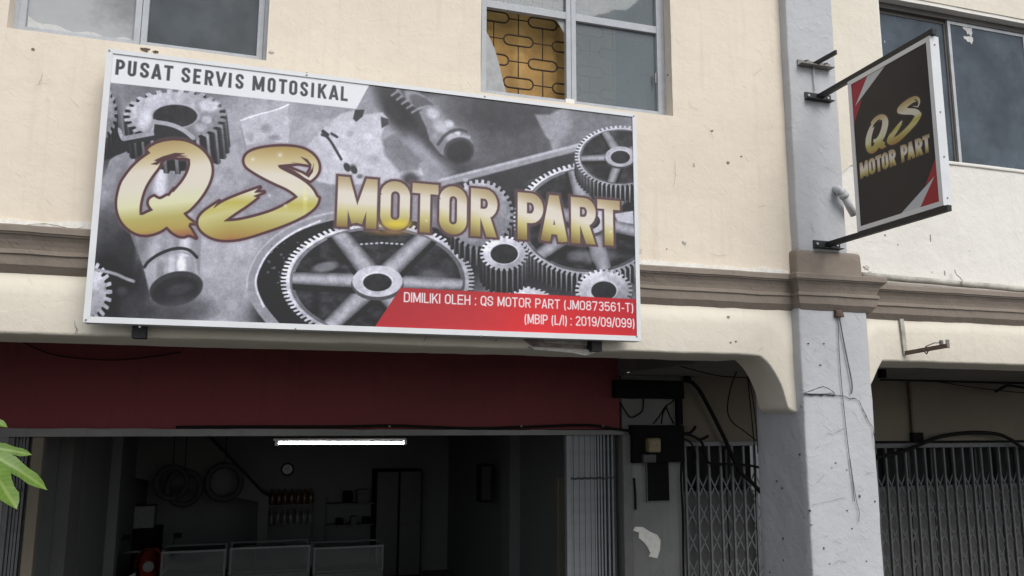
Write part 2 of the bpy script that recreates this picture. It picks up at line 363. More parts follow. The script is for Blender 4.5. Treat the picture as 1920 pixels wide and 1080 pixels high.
for i in range(len(hk)-1):                         # smooth the haunch curve
    p0, p1_, p2_, p3_ = hk[max(0,i-1)], hk[i], hk[i+1], hk[min(len(hk)-1,i+2)]
    for t in (0, .25, .5, .75): hr.append(tuple(.5*(2*p1_[k]+(p2_[k]-p0[k])*t+(2*p0[k]-5*p1_[k]+4*p2_[k]-p3_[k])*t*t+(3*p1_[k]-p0[k]-3*p2_[k]+p3_[k])*t**3) for k in (0, 1)))
hr.append(hk[-1])
hr[0] = (3.505, 3.356)
hl_mirror = [(-2.45-(x-3.80), z) for x, z in hr][::-1]
beam('beam', -2.45, 3.80, hl_mirror, hr, 3.358, MAT['cream2'])
hlR = [(4.38,3.05), (4.44,3.10), (4.50,3.187), (4.55,3.27), (4.603,3.340)]
hrR = [(15.0-x, z) for x, z in hlR][::-1]
beam('beam', 4.38, 10.6, hlR, hrR, 3.342, MAT['cream2'])
# pillars
def pillar(x0, x1, u0, u1):
    MB().rbox(x0, x1, -.09, .52, ZF, 3.72, .018, .06, .006, 4).build('pillar', MAT['pillar'], house, True)
    MB().rbox(u0, u1, -.085, .1, 4.15, 7.6, .014, .07, .004, 4).build('pillar', MAT['pillar'], house, True)
    MB().rbox(x0+.005, x1-.02, -.095, .1, 3.90, 4.165, .03, .05, .005, 5).build('pillar_plinth', MAT['brown'], house, True)
pillar(3.795, 4.41, 3.827, 4.268)
pillar(-3.05, -2.435, -2.99, -2.55)
# cornice: profile (outset, z) swept along the wall and round the pillars with mitres
CP = [(0.0,3.985),(.092,3.965),(.096,3.958),(.096,3.925),(.088,3.921),(.084,3.913),(.074,3.908),(.058,3.885),(.046,3.855),(.040,3.832),(.052,3.826),(.054,3.806),(.044,3.800),(.042,3.796),(.036,3.745),(.028,3.735),(.0,3.700)]
def cornice(path, dz=0.0):               # path of (x, y); outward is to the right-hand side walking +x (towards -y)
    mb = MB(); pts = [Vector(p) for p in path]; rings = []
    dens = []
    for a, b in zip(pts, pts[1:]):
        n = max(1, int((b-a).length/.06)); dens += [(a.lerp(b, i/n), i == 0) for i in range(n)]
    dens.append((pts[-1], True)); D = [d[0] for d in dens]
    for i, p in enumerate(D):
        t0 = (p-D[i-1]).normalized() if i else None; t1 = (D[i+1]-p).normalized() if i < len(D)-1 else None
        t0 = t0 or t1; t1 = t1 or t0
        n0 = Vector((t0.y, -t0.x)); n1 = Vector((t1.y, -t1.x)); bis = (n0+n1); bis = bis/max(.3, bis.dot(n0))
        ring = []
        for off, z in CP:
            q = Vector((p.x+bis.x*off, p.y+bis.y*off, z+dz)); nn = noise.noise_vector(q*5)*.0035+noise.noise_vector(q*17)*.0018
            mb.v.append((q.x+nn.x*.4, q.y+nn.y, q.z+nn.z)); ring.append(len(mb.v)-1)
        rings.append(ring)
    for a, b in zip(rings, rings[1:]):
        for k in range(len(CP)-1): mb.f.append((a[k], a[k+1], b[k+1], b[k]))
    mb.f.append(tuple(rings[0][::-1])); mb.f.append(tuple(rings[-1]))
    return mb.build('cornice', MAT['brown'], house)
cornice([(-6.0,0.0),(-3.05,0.0)]); cornice([(-2.435,0.0),(3.795,0.0)]); cornice([(4.41,0.0),(12.0,0.0)], -.032)
for a, b in ((3.815,4.435),(-3.05,-2.435)): cornice([(a,.06),(a,-.092),(b,-.092),(b,.06)])

# walkway ceiling, shopfront wall pieces and the shop room behind
def ceil(x0, x1, prof):
    mb = MB(); n = max(2, int((x1-x0)/.45))
    for i in range(n+1):
        x = x0+(x1-x0)*i/n
        for y, z in prof: mb.v.append((x, y, z+noise.noise(Vector((x*1.3, y*2, 0)))*.010))
    for i in range(n):
        for k in range(len(prof)-1): a = i*len(prof)+k; mb.f.append((a, a+1, a+len(prof)+1, a+len(prof)))
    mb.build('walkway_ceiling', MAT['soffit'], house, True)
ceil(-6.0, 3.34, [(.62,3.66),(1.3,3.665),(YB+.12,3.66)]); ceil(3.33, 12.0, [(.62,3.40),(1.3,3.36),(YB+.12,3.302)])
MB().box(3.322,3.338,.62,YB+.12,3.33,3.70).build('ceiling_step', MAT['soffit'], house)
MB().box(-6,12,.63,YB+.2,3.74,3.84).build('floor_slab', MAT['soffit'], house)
HT = [(-6,2.80),(3.335,2.782)]
fascia = wall_holes(-6.0, 3.33, 2.795, 3.72, YB, YB+.12, [], .12, .003).build('red_fascia', MAT['red'], house)
fascia['label'] = 'dark red painted band over the shop opening'
mb = MB(); rows = []
for i in range(81):
    x = -6+(3.36+6)*i/80; j = noise.noise(Vector((x*5,0,3)))*.006+noise.noise(Vector((x*17,0,8)))*.004
    zt = 2.806-.0045*(x+1.5)+j; mb.v += [(x,YB-.03,zt),(x,YB-.03,2.742),(x,YB+.10,2.742),(x,YB+.02,zt)]
for i in range(80):
    for k in range(3): a = i*4+k; mb.f.append((a, a+1, a+5, a+4))
mb.build('door_lintel', MAT['pier'], house)
wall_holes(3.36, 3.995, ZF, 3.34, YB+.0, YB+.14, [], .12, .004, 4).build('meter_wall', MAT['pier'], house)
MB().rbox(3.345, 3.44, YB-.035, YB+.16, ZF, 2.742, .01, .3, .002).build('door_jamb', MAT['doorgrey'], house, True)
wall_holes(4.0, 12.0, 2.665, 3.34, YB+.03, YB+.14, [], .12, .004, 6).build('panel_above_gates', MAT['backwall'], house)
MB().rbox(4.98, 6.02, YB, YB+.14, ZF, 2.66, .01, .3, .003).build('dividing_wall', MAT['pier'], house, True)
# shop interior
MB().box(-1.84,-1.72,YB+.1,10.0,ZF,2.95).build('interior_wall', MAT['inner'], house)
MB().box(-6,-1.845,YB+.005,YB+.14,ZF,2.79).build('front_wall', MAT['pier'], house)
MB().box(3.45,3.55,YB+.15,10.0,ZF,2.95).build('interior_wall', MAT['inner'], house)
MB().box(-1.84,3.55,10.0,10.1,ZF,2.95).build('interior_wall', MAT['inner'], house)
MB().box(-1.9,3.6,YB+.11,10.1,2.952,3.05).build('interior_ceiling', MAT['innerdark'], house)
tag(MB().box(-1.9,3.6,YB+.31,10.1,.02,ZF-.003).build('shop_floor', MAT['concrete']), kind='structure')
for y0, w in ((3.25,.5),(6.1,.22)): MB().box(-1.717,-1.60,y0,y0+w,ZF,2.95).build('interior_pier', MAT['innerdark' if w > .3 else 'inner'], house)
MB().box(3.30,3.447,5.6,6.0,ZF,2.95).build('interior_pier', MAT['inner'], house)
a, b = at(400,830,8.4), at(492,926,8.4)            # underside of a stair flight crossing the back of the shop
MB().prism([(a.x-2.0,a.z+.6),(a.x-.3,a.z+.30),(a.x,a.z),(b.x,b.z),(b.x+.10,b.z-.05),(b.x+.10,ZF+.01),(b.x-.05,ZF+.01),(b.x-.05,b.z-.12),(a.x-2.0,2.2)][::-1], 'y', 8.4, 9.3).build('stair_flight', MAT['innerdark'], house)
# dark backing behind the gates: doors with grey lower boards, dark glazing above
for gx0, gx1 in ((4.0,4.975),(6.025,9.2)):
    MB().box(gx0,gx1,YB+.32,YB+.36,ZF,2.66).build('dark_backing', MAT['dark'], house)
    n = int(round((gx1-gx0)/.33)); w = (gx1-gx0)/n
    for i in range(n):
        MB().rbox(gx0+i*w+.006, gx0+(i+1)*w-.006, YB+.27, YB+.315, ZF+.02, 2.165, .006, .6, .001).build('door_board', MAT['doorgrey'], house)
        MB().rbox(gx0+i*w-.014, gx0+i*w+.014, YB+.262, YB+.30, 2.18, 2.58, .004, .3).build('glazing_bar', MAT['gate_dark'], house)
MB().box(3.995,4.003,YB+.14,YB+.36,ZF,2.66).build('gate_recess', MAT['pier'], house)
MB().box(9.2,12,YB+.03,YB+.14,ZF,2.66).build('front_wall', MAT['pier'], house)
# rooms behind the upper windows
for x0, x1 in ((-2.2,.6),(.62,3.6),(4.3,8.2)):
    m = MB(); m.box(x0,x1,2.6,2.65,4.6,7.2); m.box(x0,x0+.02,.20,2.6,4.6,7.2); m.box(x1-.02,x1,.20,2.6,4.6,7.2); m.box(x0,x1,.20,2.6,7.15,7.2); m.box(x0,x1,.20,2.6,4.6,4.65)
    m.build('upper_room', MAT['innerdark'], house)
MB().box(-6,12,.2,4,7.6,7.7).build('roof_slab', MAT['concrete'], house)
# ================================================================== windows
def frame_rect(x0, x1, z0, z1, y0, y1, w, wb=None, wt=None):
    wb = w if wb is None else wb; wt = w if wt is None else wt
    return (MB().box(x0,x0+w,y0,y1,z0,z1).box(x1-w,x1,y0,y1,z0,z1).box(x0+w,x1-w,y0+.001,y1-.001,z0,z0+wb).box(x0+w,x1-w,y0+.001,y1-.001,z1-wt,z1))
YW = .115
def pane(win, poly, mat, y=YW+.018, t=.004, name='pane'): return MB().prism(poly, 'y', y, y+t).build(name, mat, win)
def rect(x0, x1, z0, z1): return [(x0,z0),(x1,z0),(x1,z1),(x0,z1)]
def casement(hole, xm, zt, lab):
    x0, x1, z0, z1 = hole
    w = frame_rect(x0, x1, z0, z1, YW-.005, YW+.06, .028).build('window', MAT['frame'], house); w['label'] = lab
    for a, b in ((x0+.03, xm-.002), (xm+.002, x1-.03)):
        frame_rect(a, b, z0+.03, z1-.03, YW-.012, YW+.034, .036).build('sash', MAT['frame'], w)
        if zt: MB().box(a+.036, b-.036, YW-.008, YW+.030, zt, zt+.055).build('glazing_bar', MAT['frame'], w)
    return w
# window over the left of the signboard: frosted left pane, dark right pane
xm1 = at(266,40,YW).x
w1 = casement(W1, xm1, None, 'grey framed window with one frosted pane and one dark pane')
pane(w1, rect(W1[0]+.066, xm1-.038, W1[2]+.066, W1[3]-.066), MAT['pane_frost'])
pane(w1, rect(xm1+.038, W1[1]-.066, W1[2]+.066, W1[3]-.066), MAT['pane'])
sm = [(W1[0]+.07,W1[2]+.067)] + [(W1[0]+.07+.58*i/14, W1[2]+.10+.05*math.exp(-i*.5)-.012*math.sin(i*1.3)-.0016*i) for i in range(15)] + [(W1[0]+.66,W1[2]+.067)]
MB().prism(sm, 'y', YW+.0145, YW+.017).build('putty_smear', MAT['smear'], w1)
# window over the right of the signboard: four panes, the lower left one broken
xm2 = at(1070,100,YW).x; zt2 = at(980,24,YW).z
w2 = casement(W2, xm2, zt2, 'grey framed window with a broken pane showing an ochre board')
L0, L1, R0, R1 = W2[0]+.066, xm2-.038, xm2+.038, W2[1]-.066
pane(w2, rect(L0, L1, zt2+.055, W2[3]-.066), MAT['pane_dusty']); pane(w2, rect(R0, R1, zt2+.055, W2[3]-.066), MAT['pane_dusty']); pane(w2, rect(R0, R1, W2[2]+.066, zt2), MAT['pane_dusty'])
def shard(pts):
    P = [at(860+x/4.364, y/4.364, YW+.018) for x, y in pts]; P = [(min(max(p.x, L0-.01), L1+.01), min(max(p.z, W2[2]+.03), zt2+.01)) for p in P]
    pane(w2, P[::-1], MAT['pane_frost'], name='glass_shard')
shard([(170,190),(215,240),(250,300),(295,400),(330,520),(365,670),(400,800),(165,800)])
shard([(170,45),(228,56),(205,80),(180,108)]); shard([(770,140),(890,160),(890,300),(858,265),(832,215),(808,178)])
MB().box(2.745,2.80,YW+.075,YW+.09,W2[2]+.05,W2[3]-.05).build('dark_edge', MAT['dark'], w2)
MB().box(2.756,2.768,YW-.02,YW-.006,5.42,5.50).build('hinge', MAT['steel'], w2)
for m_, xx in ((w2, xm2),):
    MB().rbox(xx-.05, xx+.02, YW-.018, YW-.0125, W2[2]+.02, W2[2]+.075, .002, .02).build('paint_patch', MAT['chipw'], m_)
# right-hand sliding window, dark blue grey glass in brown frames
x0, x1, z0, z1 = W3; YS = .075
w3 = frame_rect(x0, x1, z0, z1, YS, YS+.07, .018, .02, .05).build('window', MAT['frame_dark'], house); w3['label'] = 'wide sliding window with blue grey glass and brown frame'
m1 = at(1786,150,YS+.02).x; xs = [x0+.018, m1, m1+.87, x1-.018]
for i in range(3):
    a, b = xs[i], xs[i+1]; yy = YS+.012 if i % 2 else YS+.036
    frame_rect(a-.012 if i else a, b+.012 if i < 2 else b, z0+.02, z1-.05, yy, yy+.02, .045 if i == 0 else .03, .02, .03).build('sash', MAT['frame_dark' if i == 0 else 'alu_raw'], w3)
    pane(w3, rect(a+.02, b-.02, z0+.04, z1-.08), MAT['pane_blue'], y=yy+.008)
def smear(px, py, w, h, seed):
    c = at(px, py, YS+.010); P = []
    for k in range(18):
        an = 2*math.pi*k/18; r = 1+.35*noise.noise(Vector((math.cos(an)*1.7+seed, math.sin(an)*1.7, seed))); P.append((c.x+math.cos(an)*w*r, c.z+math.sin(an)*h*r))
    MB().prism(P[::-1], 'y', YS+.0185 if px > 1790 else YS+.042, YS+.020 if px > 1790 else YS+.0435).build('putty_smear', MAT['smear'], w3)
def smear_poly(pts, y):
    P = [at(1640+x/3.2714, yy/3.2714, y) for x, yy in pts]; MB().prism([(p.x, p.z) for p in P], 'y', y, y+.0015).build('putty_smear', MAT['smear'], w3)
smear_poly([(228,55),(236,50),(262,56),(290,66),(325,76),(350,88),(352,100),(346,112),(322,104),(300,106),(268,98),(245,96),(233,80)], YS+.0424)
smear_poly([(534,136),(552,132),(570,138),(598,136),(596,150),(601,168),(595,186),(600,200),(592,226),(578,206),(570,212),(560,188),(544,178),(536,160)], YS+.0184)
smear_poly([(545,220),(562,224),(584,222),(602,230),(604,250),(595,272),(586,258),(570,256),(560,242),(548,238)], YS+.0184)
smear(1664,75,.004,.012,9)
MB().rbox(x0-.01, x1+.01, -.012, .09, z0-.03, z0, .008, .1, .003).build('window_sill', MAT['white_wall'], house, True)

# iron grille and ochre board behind the broken pane
gr = thing('window_grille', 'brown iron grille of capsule loops behind the broken window pane', 'grille', (2.1, .3, W2[2]))
YG = YW+.105; pw, ph, cw, rh = .228, .080, .1905, .166
c0 = at(860+490/4.364, 335/4.364, YG)
def pill_pts(cx, cz):
    P = []
    for s in (1, -1):
        for k in range(9):
            an = -math.pi/2+math.pi*k/8; P.append((cx+s*((pw-ph)/2+math.cos(an)*ph/2), YG, cz+s*math.sin(an)*ph/2))
    return P+[P[0]]
for i in range(-3, 6):
    cx = c0.x+i*cw
    if not (W2[0]-.1 < cx < W2[1]+.1): continue
    for j in range(-3, 8):
        cz = c0.z+j*rh
        if not (W2[2]-.1 < cz < W2[3]+.05): continue
        if (i+j) % 2 == 0: MB().tube(pill_pts(cx, cz), .0066, 6, False).build('capsule_loop', MAT['grille'], gr, True)
        else:
            MB().tube([(cx-cw+pw/2,YG,cz),(cx+cw-pw/2,YG,cz)], .0045, 6).build('rod', MAT['grille'], gr, True)
            MB().tube([(cx,YG+.004,cz-rh+ph/2),(cx,YG+.004,cz+rh-ph/2)], .0045, 6).build('rod', MAT['grille'], gr, True)
bd = MB(); n = 26
for i in range(n+1):
    for j in range(15):
        x = 1.30+1.22*i/n; z = 5.0+1.5*j/14; bd.v.append((x, YG+.10+.030*math.sin(i*1.15)+.012*noise.noise(Vector((x*3,z*2,1))), z))
for i in range(n):
    for j in range(14): a = i*15+j; bd.f.append((a, a+15, a+16, a+1))
tag(bd.build('curtain', MAT['curtain'], None, True), 'ochre brown curtain hanging behind the iron grille of the broken window', 'curtain')

# ================================================================== gates
barmesh = {}
def gate(label, x0, x1, ztop, mat, pitch, rows, y=YB+.02, label_grp=None, first_gap=.40, rowp=.262, xh=.245):
    g = thing('folding_gate', label, 'gate', ((x0+x1)/2, y, ZF)); n = int(round((x1-x0)/pitch)); p = (x1-x0)/n
    MB().rbox(x0-.03, x1+.03, y-.03, y+.07, ztop, ztop+.045, .004, .5).build('top_rail', mat, g); MB().rbox(x0-.03, x1+.03, y-.02, y+.06, ZF+.002, ZF+.02, .003, .5).build('floor_track', MAT['gate_dark'], g)
    bm = MB().box(-.010,.010,-.011,-.008,ZF+.022,ztop-.002).box(-.010,-.0075,-.008,.012,ZF+.022,ztop-.002).box(.0075,.010,-.008,.012,ZF+.022,ztop-.002).mesh('bar')
    bm2 = MB().box(-.008,.008,.020,.034,ZF+.022,ztop-.004).mesh('bar')
    m3 = MB(); dx = p-.006
    m3.bar((-dx/2,.016,-xh/2),(dx/2,.016,xh/2),.004,.0135,(0,0,1)); m3.bar((-dx/2,.0115,xh/2),(dx/2,.0115,-xh/2),.004,.0135,(0,0,1))
    m3.tube([(0,.006,0),(0,.021,0)], .007, 6)
    cm = m3.mesh('lattice_cross')
    for i in range(n+1):
        x = x0+p*i
        o = link('bar', bm, mat, g); o.location += Vector((x, y, 0))
        o = link('bar', bm2, MAT['gate_dark'], g); o.location += Vector((x+.012, y, 0))
        if i < n:
            for r in range(rows):
                o = link('lattice_cross', cm, mat, g); o.location += Vector((x+p/2, y, ztop-first_gap-r*rowp))
    return g
gate('narrow grey folding lattice gate between the meter wall and the pillar', 4.04, 4.96, 2.628, MAT['gate'], .1320, 8)
gate('wide dark grey folding lattice gate right of the pillar', 6.06, 9.17, 2.592, MAT['gate_mid'], .1320, 8)
# folded-back gates at both sides of the shop opening
def folded(label, x0, x1, n, grow, mat, y):
    g = thing('folding_gate', label, 'gate', ((x0+x1)/2, y, ZF)); pos = []; x = x0+.04; sp = [1+grow*max(0, (i-n*.55)/n)**1.2*8 for i in range(n)]; k = (x1-.01-x)/sum(sp)
    for i in range(n): pos.append(x); x += sp[i]*k
    MB().rbox(x0-.012, x0+.028, y-.045, y+.02, ZF+.02, 2.738, .004, .5).build('end_post', mat, g)
    bm = MB().box(-.0085,.0085,-.012,-.009,ZF+.022,2.738).box(-.0085,-.0062,-.009,.03,ZF+.022,2.738).box(.0062,.0085,-.009,.03,ZF+.022,2.738).mesh('bar')
    for i, px in enumerate(pos):
        o = link('bar', bm, mat, g); o.location += Vector((px, y+.004*math.sin(i*2.1), 0))
    for z in (2.60, 2.335, 1.95, 1.56, 1.15, .75):
        yr = y-.014 if abs(z-2.335) < .01 else y+.036
        pts = [(px, yr, z+.004*math.sin(i*1.9)) for i, px in enumerate(pos)]
        MB().tube([(x0-.01,yr,z)]+pts, .006 if abs(z-2.335) > .01 else .010, 5).build('pivot_rod', MAT['gate_dark'] if abs(z-2.335) < .01 else mat, g)
    MB().box(x0,x1,y+.045,y+.06,ZF+.02,2.738).build('gap_shade_sheet', MAT['gate_dark'], g)  # dark sheet added behind the bars as the shade in their gaps
    return g
folded('pale grey folding gate pushed back in a bunch beside the meter wall', 2.80, 3.33, 19, .55, MAT['gate_pale'], YB+.06)
folded('folding gate pushed back behind the leaves at the left of the shop opening', -1.835, -1.69, 4, 0, MAT['gate_mid'], YB+.06)
MB().rbox(-1.68,-1.60,YB+.0,YB+.09,ZF,2.738,.006,.5).build('door_jamb', MAT['backwall'], house)
# ================================================================== artwork painter
def ss(a, b, x): t = np.clip((x-a)/(b-a), 0, 1); return t*t*(3-2*t)
def vnoise(x, y, seed):
    r = np.random.default_rng(seed).random((64, 64)); xi = np.floor(x).astype(int); yi = np.floor(y).astype(int); fx = x-xi; fy = y-yi
    fx = fx*fx*(3-2*fx); fy = fy*fy*(3-2*fy); g = lambda i, j: r[(xi+i) % 64, (yi+j) % 64]
    return (g(0,0)*(1-fx)+g(1,0)*fx)*(1-fy)+(g(0,1)*(1-fx)+g(1,1)*fx)*fy
def fbm(x, y, seed, o=4):
    s = 0; a = .5
    for k in range(o): s = s+a*vnoise(x*2**k+k*7.3, y*2**k+k*3.1, seed+k); a *= .5
    return s/(1-.5**o)
def chaikin(P, n=1, closed=True):
    P = [tuple(p) for p in P]
    for _ in range(n):
        Q = [] if closed else [P[0]]
        for a, b in zip(P, P[1:]+P[:1] if closed else P[1:]):
            Q += [(a[0]*.75+b[0]*.25, a[1]*.75+b[1]*.25), (a[0]*.25+b[0]*.75, a[1]*.25+b[1]*.75)]
        P = Q if closed else Q+[P[-1]]
    return P
def chaikin_soft(P, lim=.55, n=2):                  # rounds shallow corners, keeps the torn brush tips
    for _ in range(n):
        Q = []; m = len(P)
        for i in range(m):
            a, b, c = P[i-1], P[i], P[(i+1) % m]; v1 = (b[0]-a[0], b[1]-a[1]); v2 = (c[0]-b[0], c[1]-b[1]); L = math.hypot(*v1)*math.hypot(*v2)+1e-9
            if (v1[0]*v2[0]+v1[1]*v2[1])/L > lim: Q += [(b[0]*.75+a[0]*.25, b[1]*.75+a[1]*.25), (b[0]*.75+c[0]*.25, b[1]*.75+c[1]*.25)]
            else: Q.append(b)
        P = Q
    return P
class Art:
    def __init__(s, X, Y): s.X = X; s.Y = Y; s.im = np.zeros(X.shape+(3,)); s.N = None
    def win(s, x0, y0, x1, y1):
        m = (s.X > x0) & (s.X < x1) & (s.Y > y0) & (s.Y < y1); r = np.where(m.any(1))[0]; c = np.where(m.any(0))[0]
        if len(r) == 0: return None
        return (slice(r[0], r[-1]+1), slice(c[0], c[-1]+1))
    def put(s, w, m, col):
        m = m[..., None]; s.im[w] = s.im[w]*(1-m)+np.asarray(col)*m
    def blob(s, x, y, rx, ry, g, a=1.0, soft=.6, rot=0):
        c = np.array(g if isinstance(g, (tuple, list)) else (g*.985, g*.985, g*1.035)); R = max(rx, ry)*1.6
        w = s.win(x-R, y-R, x+R, y+R)
        if w is None: return
        dx = s.X[w]-x; dy = s.Y[w]-y; cr, sr = math.cos(rot), math.sin(rot)
        k = np.hypot((dx*cr+dy*sr)/rx, (-dx*sr+dy*cr)/ry); s.put(w, a*(1-ss(1-soft, 1+soft*.6, k)), c)
    def ell(s, x, y, rx, ry, g, rot=0, aa=1.0):
        c = np.array(g if isinstance(g, (tuple, list)) else (g*.985, g*.985, g*1.035)); R = max(rx, ry)+4
        w = s.win(x-R, y-R, x+R, y+R)
        if w is None: return
        dx = s.X[w]-x; dy = s.Y[w]-y; cr, sr = math.cos(rot), math.sin(rot); k = np.hypot((dx*cr+dy*sr)/rx, (-dx*sr+dy*cr)/ry)
        s.put(w, np.clip(.5-(k-1)*min(rx, ry)/aa, 0, 1), c)
    def poly_sd(s, w, P):
        X = s.X[w]; Y = s.Y[w]; d = np.full(X.shape, 1e9); ins = np.zeros(X.shape, bool); P = np.array(P, float)
        for (ax, ay), (bx, by) in zip(P, np.roll(P, -1, 0)):
            ex, ey = bx-ax, by-ay; L = ex*ex+ey*ey+1e-9; t = np.clip(((X-ax)*ex+(Y-ay)*ey)/L, 0, 1)
            d = np.minimum(d, np.hypot(X-ax-t*ex, Y-ay-t*ey))
            c = ((ay > Y) != (by > Y)) & (X < (bx-ax)*(Y-ay)/(by-ay if by != ay else 1e-9)+ax); ins ^= c
        return np.where(ins, -d, d)
    def poly(s, P, g, aa=1.0, a=1.0, grad=None):
        P = np.array(P, float); w = s.win(P[:,0].min()-aa*2-2, P[:,1].min()-aa*2-2, P[:,0].max()+aa*2+2, P[:,1].max()+aa*2+2)
        if w is None: return
        d = s.poly_sd(w, P); m = np.clip(.5-d/aa, 0, 1)*a
        if grad is not None: c = grad(s.X[w], s.Y[w])
        else: c = np.array(g if isinstance(g, (tuple, list)) else (g*.985, g*.985, g*1.035))
        s.put(w, m, c)
    def line(s, pts, wd, g, aa=1.0, a=1.0):
        P = np.array(chaikin(pts, 2, False) if len(pts) > 2 else pts, float); M = wd+aa+2; w = s.win(P[:,0].min()-M, P[:,1].min()-M, P[:,0].max()+M, P[:,1].max()+M)
        if w is None: return
        d = s.seg_d(w, P); c = np.array(g if isinstance(g, (tuple, list)) else (g*.985, g*.985, g*1.035)); s.put(w, a*np.clip(.5-(d-wd/2)/aa, 0, 1), c)
    def seg_d(s, w, P):
        X = s.X[w]; Y = s.Y[w]; d = np.full(X.shape, 1e9)
        for (ax, ay), (bx, by) in zip(P, P[1:]):
            ex, ey = bx-ax, by-ay; L = ex*ex+ey*ey+1e-9; t = np.clip(((X-ax)*ex+(Y-ay)*ey)/L, 0, 1); d = np.minimum(d, np.hypot(X-ax-t*ex, Y-ay-t*ey))
        return d
    def gear(s, x, y, rx, ry, n, dep, side=0, face=.74, rim=None, hub=None, hole=None, spokes=0, ph=0, inner=.22, sph=0, lean=0, blur=1.0, sidecol=(.24,.62)):
        G = lambda v: np.stack([v*.985, v*.985, v*1.035], -1)
        w = s.win(x-rx-6-abs(lean), y-ry-6, x+rx+6+abs(lean), y+ry+side+8)
        if w is None: return
        X = s.X[w]; Y = s.Y[w]
        def shape(ox, oy):
            dx = (X-x-ox)/rx; dy = (Y-y-oy)/ry; k = np.hypot(dx, dy); an = np.arctan2(dy, dx); t = np.cos(n*(an+ph))
            lim = 1-dep*(1-ss(-.35, .35, t)); return k, an, t, np.clip(.5-(k-lim)*min(rx, ry)/blur, 0, 1)
        if side:
            st = max(2, int(side/1.3))
            for q in range(st, 0, -1):
                f = q/st; k, an, t, m = shape(lean*f, side*f); tone = sidecol[0]+(sidecol[1]-sidecol[0])*ss(.35, .85, t)*(1-.55*f); s.put(w, m, G(tone*(.75+.35*np.cos(an-1.2))))
        k, an, t, m = shape(0, 0); nz = fbm(X/9, Y/9, int(x) % 91); lit = 1+.16*np.cos(an+2.2)
        s.put(w, m, G(np.clip(face*(.86+.28*nz)*lit, 0, 1)))
        if rim:                                    # recessed web inside the toothed ring
            m = np.clip(.5-(k-rim-.045)*min(rx, ry)/blur, 0, 1); s.put(w, m, G(face*.62*(.9+.2*nz)*lit))
            m = np.clip(.5-(k-rim)*min(rx, ry)/blur, 0, 1); s.put(w, m, G(inner*(.6+.9*fbm(X/16, Y/10, 5+int(y) % 50))))
            for q in range(spokes):
                a0 = sph+2*math.pi*q/spokes; ca, sa = math.cos(a0), math.sin(a0)
                for off, tone, wd in ((.075, inner*.45, .15), (0, face*.86, .13)):
                    dx = (X-x)/rx; dy = (Y-y-off*ry)/ry; along = dx*ca+dy*sa; acr = np.abs(-dx*sa+dy*ca); wdt = wd*(1-.25*np.clip(along, 0, 1))
                    m = np.clip(.5-(acr-wdt)*min(rx, ry)/blur, 0, 1)*(along > 0)*np.clip(.5-(k-rim-.02)*min(rx, ry)/blur, 0, 1)
                    s.put(w, m, G(tone*(1.08-.55*(acr/wdt)**2)*(.9+.2*nz)))
        if hub:
            m = np.clip(.5-(np.hypot((X-x)/rx, (Y-y-.05*ry)/ry)-hub*1.04)*min(rx, ry)/blur, 0, 1); s.put(w, m, G(face*.5*np.ones_like(X)))
            m = np.clip(.5-(k-hub)*min(rx, ry)/blur, 0, 1); s.put(w, m, G(face*1.02*(.92+.16*nz)))
        if hole:
            m = np.clip(.5-(k-hole*1.1)*min(rx, ry)/blur, 0, 1); s.put(w, m, G(face*1.1*np.ones_like(X)))
            m = np.clip(.5-(np.hypot((X-x)/rx, (Y-y-.02*ry)/ry)-hole)*min(rx, ry)/blur, 0, 1); s.put(w, m, G(.20+.10*fbm(X/10, Y/10, 3)))

